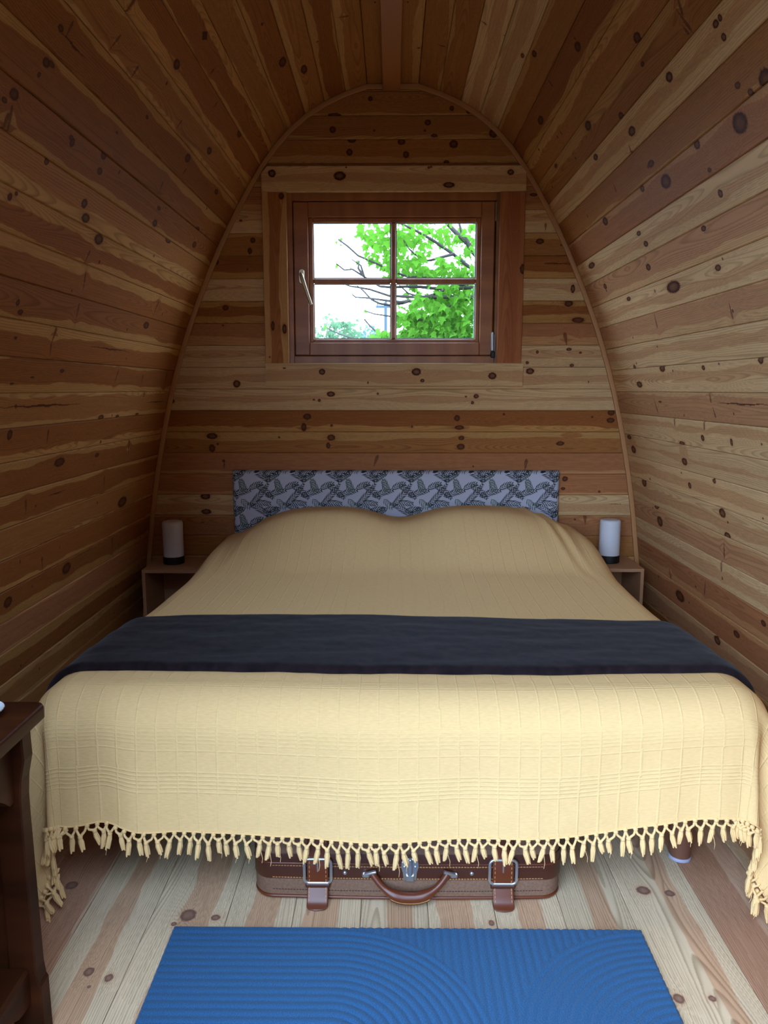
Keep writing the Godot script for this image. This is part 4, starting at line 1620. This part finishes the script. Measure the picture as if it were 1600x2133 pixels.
func build_rug() -> void:
	var x0 := -0.532
	var x1 := 0.606
	var z0 := 2.162
	var z1 := 2.93
	var nx := 360
	var nz := 250
	var pos := PackedVector3Array()
	var tex := PackedVector2Array()
	var p := 0.0205
	var r := FastNoiseLite.new()
	r.seed = 3
	r.frequency = 40.0
	for i in nz + 1:
		var z := lerpf(z0, z1, float(i) / nz)
		for j in nx + 1:
			var x := lerpf(x0, x1, float(j) / nx)
			# two fans of concentric ribs, straight ribs run out of the left one; upright ribs between them
			var g := 0.0
			var rad := 0.345
			var cz := z0 + 0.012 + rad
			var dl := Vector2(maxf(x + 0.13, 0.0), z - cz)
			var dr := Vector2(minf(x - 0.60, 0.0), z - cz)
			if dl.length() < rad:
				g = dl.length()
			elif dr.length() < rad:
				g = dr.length()
			elif x < -0.13:
				g = z
			else:
				g = x
			var rib := pow(absf(sin(PI * g / p)), 0.7)
			var edge := minf(minf(x - x0, x1 - x), minf(z - z0, z1 - z))
			var y := 0.0085 + 0.0028 * rib + 0.0006 * r.get_noise_2d(x, z)
			y *= sqrt(clampf(edge / 0.006, 0.0, 1.0))
			var xx := x
			var zz := z
			if edge < 0.006:
				if x - x0 < 0.006 or x1 - x < 0.006:
					xx += 0.0015 * sin(g * TAU / p) if x > 0 else 0.0
				if z - z0 < 0.006:
					zz += 0.002 * (1.0 - rib)
			pos.append(Vector3(xx, y + 0.0006, zz))
			tex.append(Vector2(x, z))
	var b := Build.new()
	b.grid(nz + 1, nx + 1, pos, tex)
	b.box(Vector3(x0 + 0.004, 0.0004, z0 + 0.004), Vector3(x1 - 0.004, 0.005, z1 - 0.004))
	var o := put("rug", b.mesh(), mats["rug_pile"])
	o.set_meta("label", "blue ribbed rug with arched pattern on the plank floor before the suitcase")
	o.set_meta("category", "rug")


# ------------------------------------------------------------------ table at the left

func build_table() -> void:
	var tb := thing("side_table", "dark stained wooden table with shaped trestle leg, against the left wall", "table", Vector3(-0.92, 0, 2.95))
	var lx := -0.235                             # left and right edge, in the table's own axes
	var rx := 0.241
	var z0 := -0.5324
	var z1 := 0.20
	var b := Build.new()
	var rings := []
	for q in [[0.663, 0.004], [0.667, 0.0], [0.687, 0.0], [0.692, 0.002], [0.693, 0.006]]:
		rings.append(plan((rx - lx) * 0.5 - q[1], (z1 - z0) * 0.5 - q[1], 0.022, q[0], 0.0, Vector3((rx + lx) * 0.5, 0, (z0 + z1) * 0.5)))
	b.loft(rings)
	put("top", b.mesh(), mats["stained_oak"], tb)
	# trestles: a recessed board between two shaped posts
	for zc in [z0 + 0.0545, z1 - 0.0545]:
		var prof := [[0.0, 0.2205], [0.1187, 0.2197], [0.1264, 0.2158], [0.1543, 0.2124], [0.2418, 0.2115], [0.3861, 0.21], [0.4727, 0.2091], [0.5208, 0.2091], [0.5621, 0.2129], [0.6016, 0.2216], [0.6362, 0.2206], [0.664, 0.2206]]
		for side in [0, 1]:
			var pr := []
			for p in prof:
				var x: float = p[1] if side == 0 else lx + rx - p[1]
				var inn: float = (rx - 0.080) if side == 0 else lx + 0.080
				var ring := []
				for q in [[inn, -0.0175], [x, -0.0175], [x, 0.0155], [x + (inn - x) * 0.06, 0.0175], [inn, 0.0175]]:
					ring.append(Vector3(q[0], p[0], zc + q[1]))
				pr.append(ring)
			b = Build.new()
			b.loft(pr)
			b_flat(b)
			put("leg", b.mesh(), mats["stained_oak"], tb)
		b = Build.new()
		b.box(Vector3(lx + 0.079, 0.06, zc - 0.008), Vector3(rx - 0.079, 0.662, zc + 0.008), 0.001)
		put("end_panel", b.mesh(), mats["stained_oak"], tb)
	# apron with a waved lower edge
	b = Build.new()
	var rr := []
	for k in 33:
		var t := k / 32.0
		var z := lerpf(z0 + 0.0745, z1 - 0.0745, t)
		var e := minf(t, 1.0 - t)
		var low := 0.521 + 0.030 * smoothstep(0.03, 0.09, e) + 0.045 * smoothstep(0.10, 0.30, e)
		rr.append([Vector3(rx - 0.060, low, z), Vector3(rx - 0.042, low, z), Vector3(rx - 0.042, 0.662, z), Vector3(rx - 0.060, 0.662, z)])
	b.loft(rr)
	b_flat(b)
	put("apron", b.mesh(), mats["stained_oak"], tb)
	# low stretcher rail
	b = Build.new()
	rr = []
	for k in 25:
		var t := k / 24.0
		var z := lerpf(z0 + 0.0745, z1 - 0.0745, t)
		var low := 0.088 + 0.040 * smoothstep(0.05, 0.2, minf(t, 1.0 - t))
		rr.append([Vector3(rx - 0.100, low, z), Vector3(rx - 0.042, low, z), Vector3(rx - 0.042, 0.155, z), Vector3(rx - 0.048, 0.163, z), Vector3(rx - 0.100, 0.163, z)])
	b.loft(rr)
	b_flat(b)
	put("stretcher", b.mesh(), mats["stained_oak"], tb)


func build_dish() -> void:
	var dish := thing("dish", "small white round dish on the dark table top, cut by the left picture edge", "dish", Vector3(-0.7705, 0.693, 2.505))
	var b := Build.new()
	b.lathe([Vector2(0.0, 0.0), Vector2(0.026, 0.0), Vector2(0.028, 0.003), Vector2(0.040, 0.012), Vector2(0.0455, 0.017), Vector2(0.0465, 0.0185), Vector2(0.0455, 0.0195), Vector2(0.038, 0.015), Vector2(0.026, 0.007), Vector2(0.0, 0.006)], 32)
	put("bowl", b.mesh(), mats["porcelain"], dish)


# ------------------------------------------------------------------ outside

func build_ground() -> void:
	var b := Build.new()
	b.quad(Vector3(-90, -0.42, -90), Vector3(90, -0.42, -90), Vector3(90, -0.42, 60), Vector3(-90, -0.42, 60), Vector3.UP)
	b.box(Vector3(-90, -0.8, -90), Vector3(90, -0.43, 60))
	put("ground", b.mesh(), mats["lawn"], null, "structure")
	# end of the next cabin, across the path and to the right of the doorway
	b = Build.new()
	for k in 36:
		b.box(Vector3(-0.2, -0.42 + k * 0.14, 8.4), Vector3(9.0, -0.285 + k * 0.14, 8.5), 0.004)
	put("wall_outside", b.mesh(), mats["outer_board"], null, "structure")


func leaf_mesh() -> ArrayMesh:
	# a five-lobed leaf, folded along its midrib, unit size
	var b := Build.new()
	var out := [[0.0, -0.15], [0.22, -0.12], [0.42, -0.02], [0.30, 0.10], [0.55, 0.38], [0.28, 0.38], [0.16, 0.62], [0.0, 0.95]]
	for s in [-1.0, 1.0]:
		var k := b.v.size()
		var nn := Vector3(-s * 0.35, 0.2, 1).normalized()
		b.v.append(Vector3(0, 0.15, 0))
		b.n.append(nn)
		b.uv.append(Vector2.ZERO)
		for p in out:
			b.v.append(Vector3(p[0] * s, p[1], absf(p[0]) * 0.30 - 0.10 * maxf(p[1] - 0.4, 0.0)))
			b.n.append(nn)
			b.uv.append(Vector2.ZERO)
		for q in out.size() - 1:
			b.tri(k, k + 1 + q, k + 2 + q, nn)
	return b.mesh()


func scatter(called: String, mesh: Mesh, mat: Material, spots: Array, parent: Node3D) -> void:
	var mm := MultiMesh.new()
	mm.transform_format = MultiMesh.TRANSFORM_3D
	mm.mesh = mesh
	mm.instance_count = spots.size()
	for k in spots.size():
		mm.set_instance_transform(k, spots[k])
	var o := MultiMeshInstance3D.new()
	o.name = called
	o.multimesh = mm
	o.material_override = mat
	o.set_meta("kind", "stuff")
	parent.add_child(o, true)


func build_tree() -> void:
	var at := Vector3(2.3, -0.42, -5.3)
	var tr := thing("maple_tree", "green broad-leaved tree with bare twigs reaching left, close outside the window", "tree", at)
	var b := Build.new()
	b.tube(PackedVector3Array([Vector3(0, -0.05, 0), Vector3(0.03, 0.8, 0), Vector3(-0.02, 1.7, 0.03), Vector3(0.05, 2.7, 0), Vector3(0.1, 4.2, 0)]), PackedFloat32Array([0.20, 0.15, 0.13, 0.10, 0.04]), 14)
	put("trunk", b.mesh(), mats["bark"], tr)
	var z := -5.0
	var limbs := [[[2.29, 1.75, 1.6, 2.35, 0.97, 2.72, 0.84, 2.90, 0.70, 3.00, 0.57, 3.14], 0.040], [[2.28, 1.6, 1.5, 2.2, 0.89, 2.62, 0.68, 2.77, 0.44, 2.92, 0.23, 3.03, 0.02, 3.12], 0.018], [[2.28, 1.5, 1.4, 2.0, 0.90, 2.31, 0.61, 2.20, 0.34, 2.07, 0.05, 2.06], 0.014], [[2.27, 1.9, 1.4, 2.3, 0.89, 2.42, 0.44, 2.52, 0.18, 2.53, 0.05, 2.58, -0.04, 2.62, -0.20, 2.68, -0.38, 2.76, -0.49, 2.85, -0.60, 2.93], 0.013], [[0.89, 2.42, 0.60, 2.40, 0.30, 2.43, 0.0, 2.42, -0.14, 2.44, -0.32, 2.54, -0.44, 2.61, -0.54, 2.62, -0.62, 2.67], 0.010], [[0.90, 2.31, 0.5, 2.32, 0.2, 2.32, -0.03, 2.33, -0.25, 2.40, -0.47, 2.44, -0.56, 2.46], 0.010], [[0.5, 2.32, 0.2, 2.27, -0.03, 2.27, -0.31, 2.31, -0.41, 2.32, -0.45, 2.35], 0.008], [[0.2, 2.27, -0.03, 2.23, -0.23, 2.28, -0.33, 2.39, -0.40, 2.45], 0.007], [[0.61, 2.20, 0.2, 2.13, -0.03, 2.11, -0.20, 2.13, -0.31, 2.17], 0.007], [[2.2, 1.3, 1.2, 1.6, 0.4, 1.80, -0.15, 1.92, -0.25, 2.00, -0.32, 2.08], 0.012], [[0.4, 1.80, -0.2, 1.82, -0.52, 1.89, -0.69, 1.96, -0.75, 2.00], 0.006], [[0.89, 2.82, 0.76, 3.02, 0.72, 3.15], 0.016], [[0.68, 2.77, 0.33, 2.70, 0.18, 2.82, 0.12, 2.92], 0.007], [[0.60, 2.40, 0.34, 2.31, 0.18, 2.36, 0.08, 2.44], 0.008], [[-0.32, 2.54, -0.38, 2.62, -0.37, 2.70], 0.006], [[-0.32, 2.54, -0.35, 2.66, -0.45, 2.72], 0.004]]
	var r := RandomNumberGenerator.new()
	r.seed = 33
	for q in limbs:
		var path := PackedVector3Array()
		var rad := PackedFloat32Array()
		var n: int = q[0].size() / 2
		var c := Curve3D.new()
		for k in n:
			c.add_point(Vector3(q[0][k * 2], q[0][k * 2 + 1], z + r.randf_range(-0.06, 0.06) + (-0.3 if q[0][k * 2] > 2.0 else 0.0)) - at)
		for k in n:
			if k > 0 and k < n - 1:
				var d := (c.get_point_position(k + 1) - c.get_point_position(k - 1)) * 0.16
				c.set_point_in(k, -d)
				c.set_point_out(k, d)
		var pts := c.get_baked_points()
		var m := mini(pts.size(), 30)
		for k in m:
			path.append(pts[k * (pts.size() - 1) / (m - 1)] + Vector3(r.randf_range(-1, 1), r.randf_range(-1, 1), r.randf_range(-1, 1)) * 0.004)
			rad.append((q[1] * 1.4 + 0.009) * (1.0 - 0.65 * k / (m - 1.0)))
		b = Build.new()
		b.tube(path, rad, 6)
		put("branch", b.mesh(), mats["bark"], tr)
	# leaf clusters: centre x, y, spread x, y, number
	var clouds := [[0.05, 2.95, 0.20, 0.10, 60], [-0.25, 3.02, 0.25, 0.05, 34], [-0.18, 2.86, 0.13, 0.13, 40], [0.0, 2.72, 0.10, 0.12, 34], [-0.02, 2.57, 0.10, 0.05, 22], [0.30, 3.02, 0.16, 0.10, 40], [0.22, 2.72, 0.17, 0.12, 60], [0.36, 2.55, 0.20, 0.08, 46], [0.62, 2.98, 0.16, 0.10, 34], [0.60, 2.62, 0.20, 0.10, 46], [0.82, 2.52, 0.16, 0.12, 60], [0.66, 2.42, 0.22, 0.07, 50], [0.86, 2.98, 0.10, 0.12, 26], [0.80, 2.78, 0.08, 0.06, 12], [0.55, 2.26, 0.26, 0.10, 90], [0.80, 2.15, 0.20, 0.14, 100], [0.40, 2.08, 0.22, 0.10, 80], [0.18, 2.10, 0.14, 0.09, 40], [0.62, 1.95, 0.30, 0.10, 130], [0.25, 1.90, 0.22, 0.07, 60], [-0.08, 1.90, 0.12, 0.06, 18], [0.85, 1.90, 0.25, 0.12, 90]]
	var spots := []
	for c in clouds:
		for k in int(c[4] * (1.1 if c[1] > 2.4 else 1.7)):
			spots.append(leaf_at(r, Vector3(c[0] + r.randfn() * c[2] * 0.62, c[1] + r.randfn() * c[3] * 0.62, z + r.randf_range(-0.5, 0.35)) - at, r.randf_range(0.065, 0.11)))
	for q in [[-0.60, 2.93], [-0.62, 2.91], [-0.56, 2.94], [-0.57, 2.88], [-0.62, 2.66], [-0.47, 2.63], [-0.38, 2.70], [-0.55, 2.47], [-0.45, 2.36], [-0.40, 2.45], [-0.31, 2.17], [-0.75, 2.0]]:
		spots.append(leaf_at(r, Vector3(q[0], q[1], z) - at, r.randf_range(0.03, 0.06)))
	for k in 2600:                                         # the crown beyond the window's view
		var p := Vector3(r.randfn() * 1.0, r.randfn() * 1.1, r.randfn() * 0.8) + Vector3(2.2, 3.2, -5.4)
		if p.x < 1.0 or p.y < 1.2 or p.x < 1.25 - 0.25 * (p.z + 5.0):
			continue
		spots.append(leaf_at(r, p - at, r.randf_range(0.08, 0.13)))
	scatter("foliage", leaf_mesh(), mats["leaf"], spots, tr)


func leaf_at(r: RandomNumberGenerator, p: Vector3, size: float) -> Transform3D:
	# leaves hang, tips down and outwards, faces turned every way
	var bas := Basis(Vector3.UP, r.randf_range(-1.3, 1.3)) * Basis(Vector3.RIGHT, r.randf_range(-1.1, 0.5)) * Basis(Vector3(0, 0, 1), PI + r.randf_range(-1.1, 1.1))
	return Transform3D(bas.scaled(Vector3.ONE * size), p)


func build_far_trees() -> void:
	var r := RandomNumberGenerator.new()
	r.seed = 44
	for q in [[-2.75, 5.0, 1.75, -38.0, "leaf_far", "pale green rounded distant tree low in the left lower pane"], [-1.15, 4.9, 1.6, -44.0, "leaf_farther", "bluish distant tree behind the utility pole, lower left pane"], [-0.2, 4.4, 1.9, -48.0, "leaf_farther", "bluish distant tree mostly hidden by the centre glazing bar"]]:
		var at := Vector3(q[0], -0.42, q[3])
		var tr := thing("distant_tree", q[5], "tree", at, "distant trees beyond the field")
		var b := Build.new()
		b.tube(PackedVector3Array([Vector3(0, -0.05, 0), Vector3(0, q[1] * 0.8, 0)]), PackedFloat32Array([0.2, 0.1]), 10)
		put("trunk", b.mesh(), mats["bark"], tr)
		var spots := []
		for k in 1500:
			var d := Vector3(r.randfn(), r.randfn(), r.randfn()).normalized() * pow(r.randf(), 0.4)
			var lump := 1.0 + 0.22 * sin(d.x * 7.0 + q[0] * 3.0) * cos(d.y * 6.0)
			var p := Vector3(d.x * q[2], d.y * q[1] * 0.40, d.z * q[2]) * lump + Vector3(0, q[1] * 0.72, 0)
			spots.append(leaf_at(r, p, r.randf_range(0.14, 0.30)))
		scatter("foliage", leaf_mesh(), mats[q[4]], spots, tr)


func build_pole() -> void:
	var at := Vector3(-0.374, -0.42, -40.0)
	var po := thing("utility_pole", "grey utility pole with crossarm far outside, left of the centre glazing bar", "utility pole", at)
	var b := Build.new()
	b.lathe([Vector2(0.0, 0.0), Vector2(0.12, 0.0), Vector2(0.085, 6.5), Vector2(0.0, 6.5)], 12)
	put("post", b.mesh(), mats["pole_grey"], po)
	b = Build.new()
	b.box(Vector3(-0.55, 6.18, -0.06), Vector3(0.55, 6.30, 0.06), 0.01)
	put("crossarm", b.mesh(), mats["pole_grey"], po)
	for x in [-0.45, 0.0, 0.45]:
		b = Build.new()
		b.lathe([Vector2(0.0, 0.0), Vector2(0.035, 0.0), Vector2(0.045, 0.05), Vector2(0.03, 0.08), Vector2(0.04, 0.12), Vector2(0.0, 0.14)], 10, Vector3(x, 6.30 if x != 0.0 else 6.5, 0))
		put("insulator", b.mesh(), mats["pole_grey"], po)
